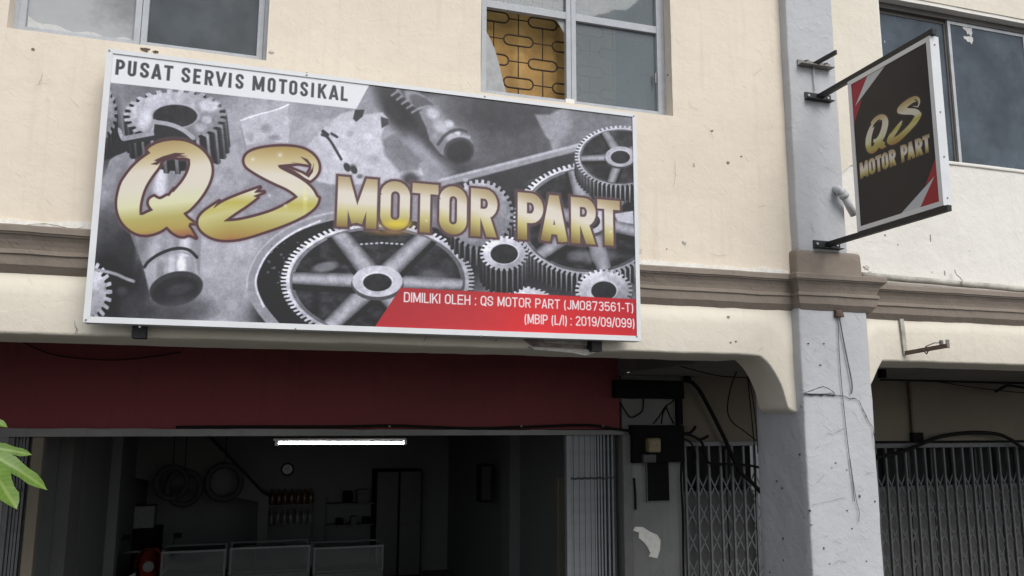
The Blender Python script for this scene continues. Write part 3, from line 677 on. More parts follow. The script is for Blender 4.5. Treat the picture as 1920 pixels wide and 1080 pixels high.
# ---- stroke lettering: glyphs on a unit cell (x right, y up), strokes butt-ended and clipped to the cell
def arc(cx, cy, rx, ry, a0, a1, n=10):
    return [(cx+rx*math.cos(math.radians(a0+(a1-a0)*i/n)), cy+ry*math.sin(math.radians(a0+(a1-a0)*i/n))) for i in range(n+1)]
def glyph(ch, w, t, rnd=1.0):                      # w cell width (in cap heights), t stroke weight
    h = t/2; l, r, m = h, w-h, w/2; b, tp = h, 1-h; q = min(w/2-h, .34)*rnd; rx = r-m
    rr = lambda y0, y1: (arc(m, y1-q, rx, q, 180, 0) + arc(m, y0+q, rx, q, 0, -180))
    E = .3
    if ch == 'O' or ch == '0': return [rr(b, tp)+[(l, tp-q)]]
    if ch == 'Q': return [rr(b, tp)+[(l, tp-q)], [(m+.02, .22), (r+.05, -.04)]]
    if ch == 'D': return [[(l,-E),(l,1+E)], [(l,tp)]+arc(r-q,tp-q,q,q,90,0)+arc(r-q,b+q,q,q,0,-90)+[(l,b)]]
    if ch == 'P': y = .46; k = (tp-y)/2; return [[(l,-E),(l,1+E)], [(l,tp)]+arc(r-k*.8,tp-k,k*.8,k,90,-90)+[(l,y)]]
    if ch == 'B': y = .53; k = (tp-y)/2; j = (y-b)/2; return [[(l,-E),(l,1+E)], [(l,tp)]+arc(r-k-.01,tp-k,k,k,90,-90)+[(l,y)]+arc(r-j,b+j,j,j,90,-90)+[(l,b)]]
    if ch == 'R': y = .48; k = (tp-y)/2; return [[(l,-E),(l,1+E)], [(l,tp)]+arc(r-k*.8,tp-k,k*.8,k,90,-90)+[(l,y)], [(m,y),(r+.01,-.02-E*.2)]]
    if ch == 'U': return [[(l,1+E)]+[(l, b+q)]+arc(m,b+q,rx,q,180,360)+[(r,1+E)]]
    if ch == 'S':
        k = (tp-b)/4; return [[(r, tp-q*1.25)]+arc(m,tp-q,rx,q,0,180)+[(l,.66),(l+.12*w,.58),(r-.12*w,.42),(r,.34)]+arc(m,b+q,rx,q,0,-180)+[(l,b+q*1.25)]]
    if ch == 'A': s = h*.9; return [[(s,-.0-E*.0),(m,1+.0)], [(w-s,0),(m,1)], [(w*.22,.26),(w*.78,.26)]]
    if ch == 'V': s = h*.9; return [[(s,1),(m,0)], [(w-s,1),(m,0)]]
    if ch == 'T': return [[(-E,tp),(w+E,tp)], [(m,-E),(m,tp)]]
    if ch == 'E': return [[(l,-E),(l,1+E)], [(l,tp),(w+E,tp)], [(l,b),(w+E,b)], [(l,.5),(w*.9,.5)]]
    if ch == 'L': return [[(l,-E),(l,1+E)], [(l,b),(w+E,b)]]
    if ch == 'H': return [[(l,-E),(l,1+E)], [(r,-E),(r,1+E)], [(l,.5),(r,.5)]]
    if ch == 'I': return [[(m,-E),(m,1+E)]]
    if ch == 'M': return [[(l,-E),(l,1+E)], [(r,-E),(r,1+E)], [(l,1.02),(m,.10)], [(r,1.02),(m,.10)]]
    if ch == 'K': return [[(l,-E),(l,1+E)], [(l,.36),(r+.02,1.02)], [(m-.04*w,.52),(r+.02,-.02)]]
    if ch == 'J': return [[(r,1+E),(r,b+q)]+arc(m,b+q,rx,q,0,-180)]
    if ch == '(': return [arc(w*1.25,.42,w*1.05,.66,125,235)]
    if ch == ')': return [arc(-w*.25,.42,w*1.05,.66,55,-55)]
    if ch == '/': return [[(0,-.05),(w,1.05)]]
    if ch == '-': return [[(0,.38),(w,.38)]]
    if ch == ':': return [[(m,0),(m,t*1.15)], [(m,.62),(m,.62+t*1.15)]]
    if ch == '1': return [[(m+.06,-E),(m+.06,1+E)], [(m+.06,.97),(l,.76)]]
    if ch == '2': return [arc(m,tp-q,rx,q,170,0)+[(r,.66),(l,b+.02)], [(l-.02,b),(w+E,b)]]
    if ch == '3': k = (tp-.53)/2; j = (.53-b)/2; return [arc(m,tp-k,rx,k,160,-90)+arc(m,b+j,rx,j,90,-160)]
    if ch == '5': j = (.60-b)/2; return [[(r,tp),(l+.03,tp),(l,.50)]+arc(m,b+j,rx,j,140,-160)]
    if ch == '6': j = (.60-b)/2; return [arc(m,b+j,rx,j,0,360,18), [(l,b+j),(l,.68)]+arc(m,tp-q,rx,q,180,20)]
    if ch == '9': j = (tp-.40)/2; return [arc(m,tp-j,rx,j,0,360,18), [(r,tp-j),(r,.32)]+arc(m,b+q,rx,q,0,-160)]
    if ch == '7': return [[(-E,tp),(r,tp)], [(r-.01,tp),(w*.32,-.1)]]
    if ch == '8': k = (tp-.53)/2; j = (.53-b)/2; return [arc(m,tp-k,rx*.92,k,0,360,16), arc(m,b+j,rx,j,0,360,16)]
    return []
def letter_sd(U, V, ch, u0, u1, v0, v1, t, clip=True):   # U right, V up in sheet metres -> distances (metres): letter, and its rounded swell
    H = v1-v0; w = (u1-u0)/H; X = (U-u0)/H; Y = (V-v0)/H; best = np.full(U.shape, 1e9); box = np.maximum.reduce([-X, X-w, -Y, Y-1])
    for st in glyph(ch, w, t):
        n = len(st)-1
        for i, ((ax, ay), (bx, by)) in enumerate(zip(st, st[1:])):
            ex, ey = bx-ax, by-ay; L = math.hypot(ex, ey)
            if L < 1e-6: continue
            a_ = ((X-ax)*ex+(Y-ay)*ey)/L; c_ = np.abs(-(X-ax)*ey+(Y-ay)*ex)/L
            d = np.maximum(c_-t/2, np.maximum(-a_, a_-L)); best = np.minimum(best, d)
            if i: best = np.minimum(best, np.hypot(X-ax, Y-ay)-t/2)
    if clip and ch not in '()/Q': best = np.maximum(best, box)
    return best*H
def srgb2lin(a): a = np.clip(a, 0, 1); return np.where(a <= .04045, a/12.92, ((a+.055)/1.055)**2.4)
def ramp(stops, t):
    p = np.array([s[0] for s in stops]); c = np.array([s[1] for s in stops], float)/255.; return np.stack([np.interp(t, p, c[:,i]) for i in range(3)], -1)
def print_sheet(name, origin, eu, ev, nu, nv, rgb, mat, parent, gain=.86):
    """flat printed sheet: a grid whose points carry the ink colours; origin + eu*u + ev*v, row 0 at the top"""
    u = np.linspace(0, 1, nu); v = np.linspace(0, 1, nv); UU, VV = np.meshgrid(u, v)
    co = np.array(origin)[None,None]+UU[...,None]*np.array(eu)+VV[...,None]*np.array(ev)
    i = np.arange(nu*nv).reshape(nv, nu); q = np.stack([i[1:,:-1], i[1:,1:], i[:-1,1:], i[:-1,:-1]], -1).reshape(-1, 4)
    me = bpy.data.meshes.new(name); me.vertices.add(nu*nv); me.vertices.foreach_set('co', co.reshape(-1).astype(np.float32))
    me.loops.add(q.size); me.loops.foreach_set('vertex_index', q.reshape(-1).astype(np.int32)); me.polygons.add(len(q)); me.polygons.foreach_set('loop_start', np.arange(0, q.size, 4, dtype=np.int32))
    try: me.polygons.foreach_set('loop_total', np.full(len(q), 4, np.int32))
    except Exception: pass
    me.update(calc_edges=True); a = me.attributes.new('print', 'FLOAT_COLOR', 'POINT'); lin = np.ones((nu*nv, 4), np.float32); lin[:,:3] = (srgb2lin(rgb)*gain).reshape(-1, 3); a.data.foreach_set('color', lin.reshape(-1))
    return link(name, me, mat, parent)
# ================================================================== main signboard
def survey(P):                                     # inverse of at(): arrays of points -> survey units used for tracing the artwork
    d = P-np.array(CAM); k = d@np.array(FWD); return 960+F_PX*(d@np.array(RIGHT))/k, 540-F_PX*(d@np.array(UP))/k
SX0, SX1, SZ0, SZ1, SY = -.955, 2.446, 3.414, 5.027, -.20
FW = .034
px0, px1, pz0, pz1 = SX0+FW, SX1-FW+.004, SZ0+FW, SZ1-.026
NU, NV = 1120, 528
gu, gv = np.meshgrid(np.linspace(px0, px1, NU), np.linspace(pz1, pz0, NV))
AX, AY = survey(np.stack([gu, np.full_like(gu, SY), gv], -1))
art = Art(AX, AY)
art.im[:] = np.array([.585,.585,.62])
B = art.blob
for b in [(215,165,70,40,.60,.9),(330,170,120,30,.45,.8),(205,260,28,75,.27,.9),(240,500,75,120,.30,1.0),(215,440,50,60,.36,.8),(440,495,85,95,.68,.95),(430,580,55,45,.64,.9),
          (415,330,60,60,.68,.8),(500,250,120,80,.67,.9),(640,260,90,75,.68,.9),(620,205,80,25,.58,.7),(515,600,50,55,.30,.9),(470,600,30,40,.50,.6),(590,390,60,30,.62,.7),
          (1000,255,110,90,.42,1.0),(930,200,120,40,.43,1.0),(930,320,90,40,.40,1.0),(1130,225,60,25,.47,.9),(1050,300,60,25,.45,.7),
          (1060,470,190,120,.24,1.0),(860,480,60,80,.24,1.0),(900,370,90,40,.27,1.0),(990,380,60,50,.26,.9)]: B(*b)
B(880,175,55,140,.36,.75,.6,-.5); B(810,250,28,105,.33,1.0,.5,-.72)
w = (slice(None), slice(None))
art.im *= (.90+.20*fbm(AX/38, AY/38, 2))[..., None]
B(205,545,62,95,.17,.85); B(250,455,32,60,.26,.7,.6,.3); B(300,590,70,22,.22,.6); B(742,205,26,60,.20,.8,.6,-.6); B(775,165,70,18,.24,.7); B(960,215,90,36,.30,.7); B(1000,320,110,22,.34,.7,.6,-.25); B(520,590,46,44,.18,.8)
# rag and casting
art.poly([(1004,214),(1030,214),(1062,200),(1078,215),(1072,262),(1048,276),(1040,290),(1030,262),(1022,252),(1012,232)], .66, 5, .8)
art.poly([(1062,205),(1150,228),(1140,240),(1085,262),(1070,290),(1040,290),(1050,262),(1075,240)], .52, 12, .8)
art.poly([(600,245),(640,212),(668,205),(675,215),(718,210),(728,222),(714,255),(722,275),(760,305),(790,315),(795,328),(760,335),(740,345),(620,345),(560,330),(545,300),(575,275)], .76, 4, .9)
art.poly([(666,205),(684,205),(680,218),(668,228),(662,222)], .30, 2); art.poly([(714,218),(728,222),(729,232),(716,240)], .34, 2)
art.poly([(716,262),(740,250),(790,300),(785,318),(750,322),(722,290)], .50, 7, .8)
for x, y, r, g in ((662,312,7,.45),(675,330,6,.42),(690,255,10,.84),(640,290,14,.85),(700,300,12,.66),(770,335,18,.28),(618,228,10,.7),(655,250,8,.64)): B(x, y, r, r*.8, g, .8)
art.line([(604,252),(616,256),(640,298)], 5, .30, 2); art.line([(606,246),(614,252)], 7, .28, 2); art.line([(622,250),(632,256)], 5, .30, 2); art.ell(651,313,6,9,.28,-.5,2); art.ell(664,318,6,8,.30,-.5,2)
# torn plate
art.poly([(452,226),(475,216),(520,205),(541,195),(540,215),(544,245),(540,268),(500,262),(462,272),(455,245)], .74, 2.0, .85); art.line([(452,225),(475,216),(520,205),(541,195)], 3, .86, 1.5)
B(500,240,12,9,.56,.7); B(515,258,14,6,.52,.6); B(470,255,8,10,.62,.7); art.line([(452,240),(460,275),(460,300)], 3, .58, 2, .7)
# diagonal edge bar
art.poly([(822,338),(1086,268),(1090,280),(830,352)], .62, 3); art.line([(822,338),(1086,271)], 5, .74, 3, .9); art.poly([(826,350),(1088,283),(1075,306),(985,340),(970,365),(840,375)], .28, 4, .9); B(873,337,6,5,.75,.7)
# small threaded shaft at the top
for k in range(5): art.ell(757+k*9.5, 163+k*8.5, 31, 13, (.36,.60,.40,.58,.44)[k], .62, 3); art.line([(735+k*9.5,178+k*8),(752+k*9.5,166+k*8.5),(776+k*9.5,163+k*9)], 4, .68, 3, .75)
art.poly([(786,210),(800,197),(822,196),(838,226),(868,243),(888,266),(876,284),(845,296),(826,288),(806,262),(800,240)], .56, 3)
for x, y, rx, ry, g in ((812,212,13,11,.80),(826,236,17,13,.76),(843,232,10,8,.82),(820,256,9,10,.62),(846,256,14,10,.74),(858,248,7,5,.84)): B(x, y, rx, ry, g, .8, .6, .6)
art.line([(822,270),(836,250),(860,241),(874,246)], 6, .33, 2.5, .8); art.line([(836,290),(842,268),(862,254),(880,257)], 6, .70, 3, .8)
art.ell(861,283,29,26,.36,-.3,3); art.ell(862,284,24,21,.27,-.3,5)
# left shaft
art.poly([(190,345),(205,300),(250,262),(330,262),(372,330),(378,420),(374,520),(380,545),(282,560),(268,500),(230,400)], .58, 2.5)
for x, y, rx, ry, g, ro in ((250,330,16,60,.70,.25),(300,350,13,75,.86,.1),(330,380,14,90,.62,.05),(352,400,12,100,.72,.02),(222,350,10,50,.50,.3),(270,440,10,60,.48,.25),(290,470,12,40,.72,.2),(345,470,10,45,.84,0),(318,455,12,40,.64,0)): B(x, y, rx, ry, g, .75, .7, ro)
art.poly([(262,488),(270,520),(240,420),(246,405)], .42, 4, .6)
art.line([(271,500),(277,490),(300,474),(330,464),(355,467),(369,482)], 6, .26, 1.5); art.line([(272,507),(280,496),(302,481),(331,471),(354,474),(367,488)], 4, .62, 1.5)
art.poly([(272,508),(300,483),(332,474),(366,488),(374,520),(380,540),(284,556)], .66, 2); B(340,500,9,26,.92,.9); B(300,510,8,24,.52,.8); B(322,498,7,24,.80,.7); B(360,505,6,20,.60,.7)
art.ell(330,541,51,32,.30,-.22,2); art.ell(330,545,44,26,.24,-.22,4); art.ell(336,541,24,10,.31,-.2,6)
B(350,580,60,28,.36,.7)
# ring piece above the shaft
art.poly([(196,262),(222,238),(228,260),(290,250),(290,226),(330,228),(370,262),(340,300),(280,266),(196,300)], .24, 2)
art.line([(197,255),(222,237),(227,256),(232,262),(288,248),(290,226)], 6, .68, 1.5); art.poly([(229,256),(288,244),(289,254),(232,264)], .62, 1.5); art.line([(291,226),(320,230),(345,242),(362,256)], 8, .66, 1.5); art.line([(291,223),(322,227)], 3, .82, 1.2)
# gears
art.gear(328,216,97,50,27,.12,60,.64,None,None,.43,0,.05,lean=6,blur=2.0,sidecol=(.20,.60)); B(392,197,21,12,.82,.85,.4); B(388,224,10,8,.80,.7,.4); B(272,222,12,24,.82,.8,.5,.2); B(283,196,22,6,.74,.8,.5,-.4); B(376,238,15,9,.74,.7)
art.line([(197,255),(222,237),(227,256),(232,262),(288,248),(290,226)], 6, .66, 1.5); art.poly([(229,256),(288,244),(290,226),(330,230),(365,258),(330,275),(290,262),(232,270)], .25, 1.5); art.poly([(229,255),(288,244),(289,253),(231,264)], .62, 1.5); art.line([(291,228),(320,232),(345,243),(362,258)], 8, .66, 1.5)
art.gear(186,210,34,52,22,.16,34,.62,blur=2,sidecol=(.16,.30)); art.gear(158,547,52,62,24,.22,0,.74,blur=2)
art.line([(178,505),(215,512),(235,522),(250,527)], 6, .62, 2.5); B(228,545,12,10,.36,.8); B(248,575,32,34,.34,.6)
# housing round the big gear
art.poly(chaikin([(640,392),(545,420),(486,465),(462,515),(463,540),(480,575),(520,625),(760,640),(900,560),(870,430)], 2), .22, 2)
art.line([(650,398),(600,408),(545,428),(495,466),(471,512),(470,540),(486,576),(528,625)], 19, .60, 2.0); art.line([(640,395),(592,404),(540,424),(488,464),(464,512),(463,540)], 4, .70, 2); art.line([(600,414),(550,434),(503,470),(480,514),(479,540),(494,574)], 4, .82, 2)
for k in range(26):
    x = 500+random.random()*60; y = 450+random.random()*90; B(x, y, 1.5+2*random.random(), 1+2.5*random.random(), .55, .6)
art.gear(708,527,182,113,96,.055,6,.74,.86,.26,.148,6,0,.25,.06,blur=1.3,sidecol=(.2,.4))
art.ell(610,500,24,9,.5,-.2,5); B(812,517,30,14,.52,.6); B(650,500,18,5,.40,.6)
for k in range(9): art.ell(678+k*9.5, 455+abs(k-4)*.6, 3.2, 1.8, .72)
art.gear(900,402,64,66,34,.10,30,.62,None,None,None,0,blur=1.6,sidecol=(.18,.55))
art.gear(1106,412,143,108,86,.06,34,.72,.865,.24,.14,6,.02,.24,.30,blur=1.3,sidecol=(.17,.62)); B(1085,410,26,16,.60,.7); B(1120,480,36,16,.58,.7); B(1080,480,18,12,.52,.7)
art.gear(1164,293,86,58,60,.075,30,.68,.84,.33,.21,5,0,.27,.55,blur=1.3,sidecol=(.17,.66))
art.poly([(1150,400),(1188,395),(1190,420),(1160,415)], .74, 3); art.poly([(1105,330),(1150,372),(1188,385),(1190,340)], .2, 3, 0)
art.gear(975,566,64,30,34,.10,0,.74,blur=1.5); art.gear(1133,544,54,40,30,.13,10,.68,None,None,.44,0,blur=1.4)
art.gear(946,475,46,33,26,.14,46,.74,None,None,.56,0,blur=1.4,sidecol=(.15,.50))
# photographic grain, then a veil of reflected sky painted into the print colours
gr_ = (fbm(AX/2.6, AY/2.6, 21)-.5)*.15+(fbm(AX/11, AY/11, 31)-.5)*.16; art.im = np.clip(art.im*(1+gr_[..., None]), 0, 1)
art.im = np.clip(.53+(art.im-.53)*1.38, .10, 1)**1.10; art.im = .05+art.im*.95

# title strip
art.poly([(180,60),(720,100),(694,156),(668,203.5),(203,153.5),(185,152)], (.925,.935,.955), 1.0)
# red banner
def redgrad(X, Y):
    t = np.clip((X-704)/490, 0, 1); c = ramp([(0,(176,44,52)),(.35,(190,50,56)),(.62,(218,46,50)),(.8,(206,40,48)),(1,(188,36,48))], t+.06*(fbm(X/60, Y/30, 9)-.5)); return c*(1.0+.05*(Y-580)[..., None]/40)
art.poly([(752,539),(1230,562.5),(1230,650),(690,640),(704,611)], 0, 1.0, 1.0, redgrad)

# brush letters Q and S
c1 = lambda *p: [(150+x/3.6, 80+y/3.6) for x, y in p]; c2 = lambda *p: [(150+x/3.6, 340+y/3.6) for x, y in p]
Q_OUT = c1((452,722),(470,700),(520,674),(580,658),(650,653),(720,663),(785,692),(840,735),(878,790),(892,845),(888,900),(866,960),(835,1015),(800,1062)) + \
    c2((765,165),(735,195),(700,214),(722,243),(748,262),(776,284),(742,280),(733,300),(752,325),(783,380),(752,364),(722,360),(706,372),(668,370),(622,345),(585,306),(545,334),(495,354),(435,364),(375,352),(318,316),(272,262),(250,200),(245,140),(256,70),(276,5)) + \
    c1((300,905),(340,850),(395,795),(440,762),(470,742))
Q_IN = c1((545,800),(590,768),(640,766),(660,778),(700,772),(738,785),(742,822),(724,880),(690,935),(655,975),(628,1005),(635,985),(600,1030)) + \
    c2((585,92),(545,118),(520,112),(500,98),(470,112),(458,140),(468,168),(488,192),(450,208),(420,224),(404,222),(402,180),(412,120),(430,60)) + c1((452,950),(490,892),(535,835))
Q_CUT = c1((478,818),(520,800),(500,792),(560,765),(640,742),(705,745),(668,756),(720,764),(600,772),(545,802),(520,822))
S_TOP = c1((1105,800),(1112,765),(1140,735),(1200,712),(1300,697),(1400,695),(1490,706),(1555,735),(1600,780),(1617,830),(1612,870),(1590,905),(1555,932),(1520,916),(1480,886),(1420,850),(1340,826),(1345,842),(1400,870),(1470,905),(1530,945),(1575,990),(1600,1040)) + \
    c2((1614,110),(1605,150),(1578,185),(1520,228),(1440,268),(1340,308),(1230,345),(1120,380),(1020,398),(930,394),(860,368),(812,328),(793,288),(798,245),(830,205),(880,170),(940,132),(905,175),(960,135),(1080,85),(1215,38),(1180,72),(1242,70),(1175,98),(1200,105),(1130,160),(1060,205),(975,266),(1060,262),(1160,240),(1280,206),(1380,160),(1468,104),(1440,76),(1390,45)) + \
    c1((1330,955),(1240,912),(1160,865),(1120,835))
S_CUT = c1((1338,824),(1400,818),(1470,812),(1430,806),(1520,818),(1548,824),(1520,795),(1490,768),(1535,785),(1562,820),(1560,850),(1535,890),(1570,845),(1578,815),(1572,870),(1545,908),(1500,880),(1420,848))
Q_OUT, Q_IN, S_TOP = chaikin_soft(Q_OUT), chaikin_soft(Q_IN), chaikin_soft(S_TOP)
QG = [(0,(172,148,100)),(.13,(196,178,132)),(.30,(226,217,202)),(.48,(226,220,205)),(.66,(222,222,182)),(.80,(184,174,104)),(.92,(180,158,86)),(1,(160,108,78))]
SG = [(0,(176,150,92)),(.14,(206,190,145)),(.30,(228,220,208)),(.48,(226,222,200)),(.60,(194,184,92)),(.70,(206,200,140)),(.84,(182,170,98)),(.95,(172,140,76)),(1,(165,112,74))]
def brush(A, X2, outer, holes, cuts, stops, grad_t, lw, outline=(.33,.21,.23)):
    P = np.array(outer); w = A.win(P[:,0].min()-lw*3, P[:,1].min()-lw*3, P[:,0].max()+lw*3, P[:,1].max()+lw*3)
    if w is None: return
    d = A.poly_sd(w, outer)
    for h in holes: d = np.maximum(d, -A.poly_sd(w, h))
    for c in cuts: d = np.maximum(d, -A.poly_sd(w, c)-.15*lw)
    aa = .28*lw
    A.put(w, .45*np.clip(1-(d-lw*.9)/(lw*1.1), 0, 1)*np.clip(d/lw+1, 0, 1), np.array((.55,.46,.48)))
    A.put(w, np.clip(.5-(d-lw*1.0)/aa, 0, 1), np.array(outline))
    A.put(w, np.clip(.5-(d+lw*.22)/aa, 0, 1), ramp(stops, grad_t(A.X[w], A.Y[w])))
qy0, qy1 = 262, 443; sy0, sy1 = 274, 451
brush(art, None, Q_OUT, [Q_IN], [Q_CUT], QG, lambda X, Y: np.clip((Y-qy0)/(qy1-qy0)+.0006*(X-310), 0, 1), 4.2)
brush(art, None, S_TOP, [], [S_CUT], SG, lambda X, Y: np.clip((Y-sy0)/(sy1-sy0)-.0002*(X-480)+.10*np.clip((430-X)/60, 0, 1)*((Y > 390)*1.0)*-1, 0, 1), 4.2)
# block letters MOTOR PART in sheet metres
U, V = gu, gv
def block(U, V, im, z0, z1, spans, t, lw, stops, glow=True):
    jobs = []
    for n, (ch, a, b) in enumerate(spans):
        m = (U > a-lw*4) & (U < b+lw*4) & (V > z0-lw*4) & (V < z1+lw*4); r = np.where(m.any(1))[0]; c = np.where(m.any(0))[0]; w = (slice(r[0], r[-1]+1), slice(c[0], c[-1]+1)); jobs.append((n, w, letter_sd(U[w], V[w], ch, a, b, z0, z1, t)))
    px = abs(U[0,1]-U[0,0])
    for n, w, d in jobs:
        m = .4*np.clip(1-(d-lw)/(lw*.9), 0, 1)[..., None]; im[w] = im[w]*(1-m)+np.array((.55,.46,.48))*m
        m = np.clip(.5-(d-lw)/(px*1.2), 0, 1)[..., None]; im[w] = im[w]*(1-m)+np.array((.36,.27,.29))*m
    for n, w, d in jobs:
        tt = np.clip((z1-V[w])/(z1-z0)+.10*math.sin(n*2.2)*0+(U[w]-spans[n][1])/(z1-z0)*(.0 if n < 3 else -.28)+(.0 if n < 3 else .06), 0, 1)
        m = np.clip(.5-(d+lw*.05)/(px*1.2), 0, 1)[..., None]; im[w] = im[w]*(1-m)+ramp(stops, tt)*m
zt_, zb_ = 4.381, 4.060
X_ = lambda p, y=395: at(p, y, SY).x
MPS = [('M',632,707),('O',713,769),('T',772.6,822),('O',824,876),('R',883,933.5),('P',971,1019.5),('A',1015,1064),('R',1071,1118),('T',1120.6,1163)]
spans = [(c, X_(a), X_(b)) for c, a, b in MPS]
MG = [(0,(178,158,122)),(.12,(196,180,148)),(.30,(228,220,208)),(.50,(230,222,208)),(.64,(214,205,158)),(.76,(196,185,118)),(.88,(168,152,94)),(1,(140,116,66))]
block(U, V, art.im, zb_, zt_, spans, .208, .0145, MG)
B(745,420,30,9,(.98,.88,.22),.65,.9); B(730,436,40,6,(.95,.70,.30),.35,.9)
for x, y, r in ((474,298,3),(525,290,4),(535,385,3),(573,372,3),(505,366,3),(800,413,2),(1146,434,2)): B(x, y, r*1.6, r*1.6, .97, .28, .95); B(x, y, r*.6, r*.6, 1.0, .6, .8)
B(572,372,5,26,(.97,.95,.62),.4,.9)
# title and owner lines
def line_text(im, U, V, txt, z0, z1, t, col, spans=None, u0=0, u1=1, gap=.10, widths=None):
    px = abs(U[0,1]-U[0,0])
    if spans is None:
        W = {'I':.11,':':.12,'(':.20,')':.20,' ':.24,'/':.28,'-':.28,'M':.66,'1':.40,'L':.44,'J':.42}; W.update(widths or {})
        tot = sum(W.get(c, .54) for c in txt)+gap*(len(txt)-1); k = (u1-u0)/tot; u = u0; spans = []
        for c in txt: spans.append((c, u, u+W.get(c, .54)*k)); u += (W.get(c, .54)+gap)*k
    for ch, a, b in spans:
        if ch == ' ': continue
        e = .012; m = (U > a-e) & (U < b+e) & (V > z0-.03) & (V < z1+.03); r = np.where(m.any(1))[0]; c = np.where(m.any(0))[0]; w = (slice(r[0], r[-1]+1), slice(c[0], c[-1]+1))
        d = letter_sd(U[w], V[w], ch, a, b, z0, z1, t); m = np.clip(.5-d/(px*1.3), 0, 1)[..., None]; im[w] = im[w]*(1-m)+np.array(col)*m
T1 = [('P',240,302),('U',322,380),('S',405,466),('A',482,552),('T',566,628),('S',685,744),('E',765,816),('R',842,902),('V',914,988),('I',1003,1024),('S',1050,1105),('M',1165,1246),('O',1267,1321),('T',1342,1398),('O',1413,1468),('S',1488,1540),('I',1561,1582),('K',1607,1667),('A',1682,1748),('L',1762,1810)]
line_text(art.im, U, V, '', 4.874, 4.970, .182, (.27,.27,.29), [(c, at(150+a/3.6, 124+(a-240)*.0305, SY).x, at(150+b/3.6, 124+(b-240)*.0305, SY).x) for c, a, b in T1])
line_text(art.im, U, V, 'DIMILIKI OLEH : QS MOTOR PART (JM0873561-T)', 3.609, 3.672, .125, (.95,.94,.95), None, .828, 2.394, .088)
line_text(art.im, U, V, '(MBIP (L/I) : 2019/09/099)', 3.503, 3.567, .125, (.95,.94,.95), None, 1.620, 2.400, .088)

sign = thing('signboard', 'large landscape shop signboard with gold lettering over grey gears, mounted above the arcade', 'sign', ((SX0+SX1)/2, -.1, SZ0))
print_sheet('printed_panel', (px0, SY+.007, pz1), (px1-px0, 0, 0), (0, 0, pz0-pz1), NU, NV, art.im, MAT['printed'], sign)
def mitre_frame(x0, x1, z0, z1, wl, wr, wb, wt, y0, y1, mat, parent, f=lambda p: p):
    O = [(x0,z0),(x1,z0),(x1,z1),(x0,z1)]; I = [(x0+wl,z0+wb),(x1-wr,z0+wb),(x1-wr,z1-wt),(x0+wl,z1-wt)]; g = .0006
    for k in range(4):
        j = (k+1) % 4; P = [Vector((*O[k],0)), Vector((*O[j],0)), Vector((*I[j],0)), Vector((*I[k],0))]; c = sum(P, Vector())/4; P = [p+(c-p).normalized()*g for p in P]
        mb = MB(); V8 = [f((p.x,y0,p.y)) for p in P]+[f((p.x,y1,p.y)) for p in P]
        mb.add(V8, [(0,1,2,3),(7,6,5,4),(0,4,5,1),(1,5,6,2),(2,6,7,3),(3,7,4,0)]).build('frame_bar', mat, parent)
mitre_frame(SX0, SX1, SZ0, SZ1, FW, FW-.004, FW, .026, SY, SY+.10, MAT['alu'], sign)
MB().box(SX0+.004, SX1-.004, SY+.0125, SY+.098, SZ0+.004, SZ1-.004).build('cabinet', MAT['alu_raw'], sign)
for px, py in ((161,600),(262,613),(554,617),(902,630),(1194,631),(575,141),(909,181),(1188,218),(205,95)):
    p = at(px, py, SY); MB().tube([(p.x,SY-.003,p.z),(p.x,SY+.004,p.z)], .006, 8).build('screw', MAT['steel'], sign)
for px in (262, 1115):
    x = at(px, 620, -.06).x; MB().box(x-.036, x+.036, SY+.101, -.004, SZ0-.068, SZ1-.1).build('bracket', MAT['black'], sign)

# ================================================================== projecting sign on the pillar
BX = 4.07
bq = [atx(*q, BX) for q in ((1589,153.3),(1745,67.7),(1770,386.5),(1609.6,433.4))]
by0 = (bq[0].y+bq[3].y)/2; by1 = (bq[1].y+bq[2].y)/2; bz1 = (bq[0].z+bq[1].z)/2; bz0 = (bq[2].z+bq[3].z)/2
bT = .06; fb = .033
nu, nv = 300, 430; uu, vv = np.meshgrid(np.linspace(by0-fb, by1+fb, nu), np.linspace(bz1-fb, bz0+fb, nv))
sx, sy = survey(np.stack([np.full_like(uu, BX), uu, vv], -1)); ba = Art(sx, sy)
ba.im[:] = np.array((.15,.142,.15)); ba.im *= (.93+.14*fbm(sx/14, sy/14, 5))[..., None]
z1 = lambda *p: [(1440+x/4.5, y/4.5) for x, y in p]; z5 = lambda *p: [(1480+x/2.453, 40+y/2.453) for x, y in p]
ba.poly(z1((660,720),(842,631),(735,897),(794,838),(716,1075),(690,1075)), (.64,.16,.23), .7); ba.poly(z1((842,631),(860,610),(1000,535),(990,553),(735,897)), (.80,.81,.83), .7)
ba.poly(z5((672,630),(700,620),(715,840),(603,856),(668,712),(625,757)), (.66,.16,.20), .7); ba.poly(z5((668,712),(603,854),(600,870),(500,900),(513,885)), (.80,.81,.83), .7)
qs = np.array(Q_OUT+S_TOP); mx = lambda P: [(p.x, p.z) for p in (at(x, y, SY) for x, y in P)]
bb = mx(Q_OUT+S_TOP); bx0 = min(p[0] for p in bb); bx1 = max(p[0] for p in bb); bz_0 = min(p[1] for p in bb); bz_1 = max(p[1] for p in bb)
tl = atx(1622,262,BX); tr = atx(1727,198,BX); q0, q1 = -tl.y, -tr.y; qb = atx(1640,287,BX).z; qt = atx(1712,180,BX).z
mp = lambda P: [(q0+(x-bx0)/(bx1-bx0)*(q1-q0), -(qb+(z-bz_0)/(bz_1-bz_0)*(qt-qb))) for x, z in mx(P)]
bs = Art(-uu, -vv); bs.im = ba.im; lw = .0055
gt = lambda X, Y: np.clip((Y+qt)/(qt-qb), 0, 1)
brush(bs, None, mp(Q_OUT), [mp(Q_IN)], [mp(Q_CUT)], QG, gt, lw, (.13,.10,.10)); brush(bs, None, mp(S_TOP), [], [mp(S_CUT)], SG, gt, lw, (.13,.10,.10))
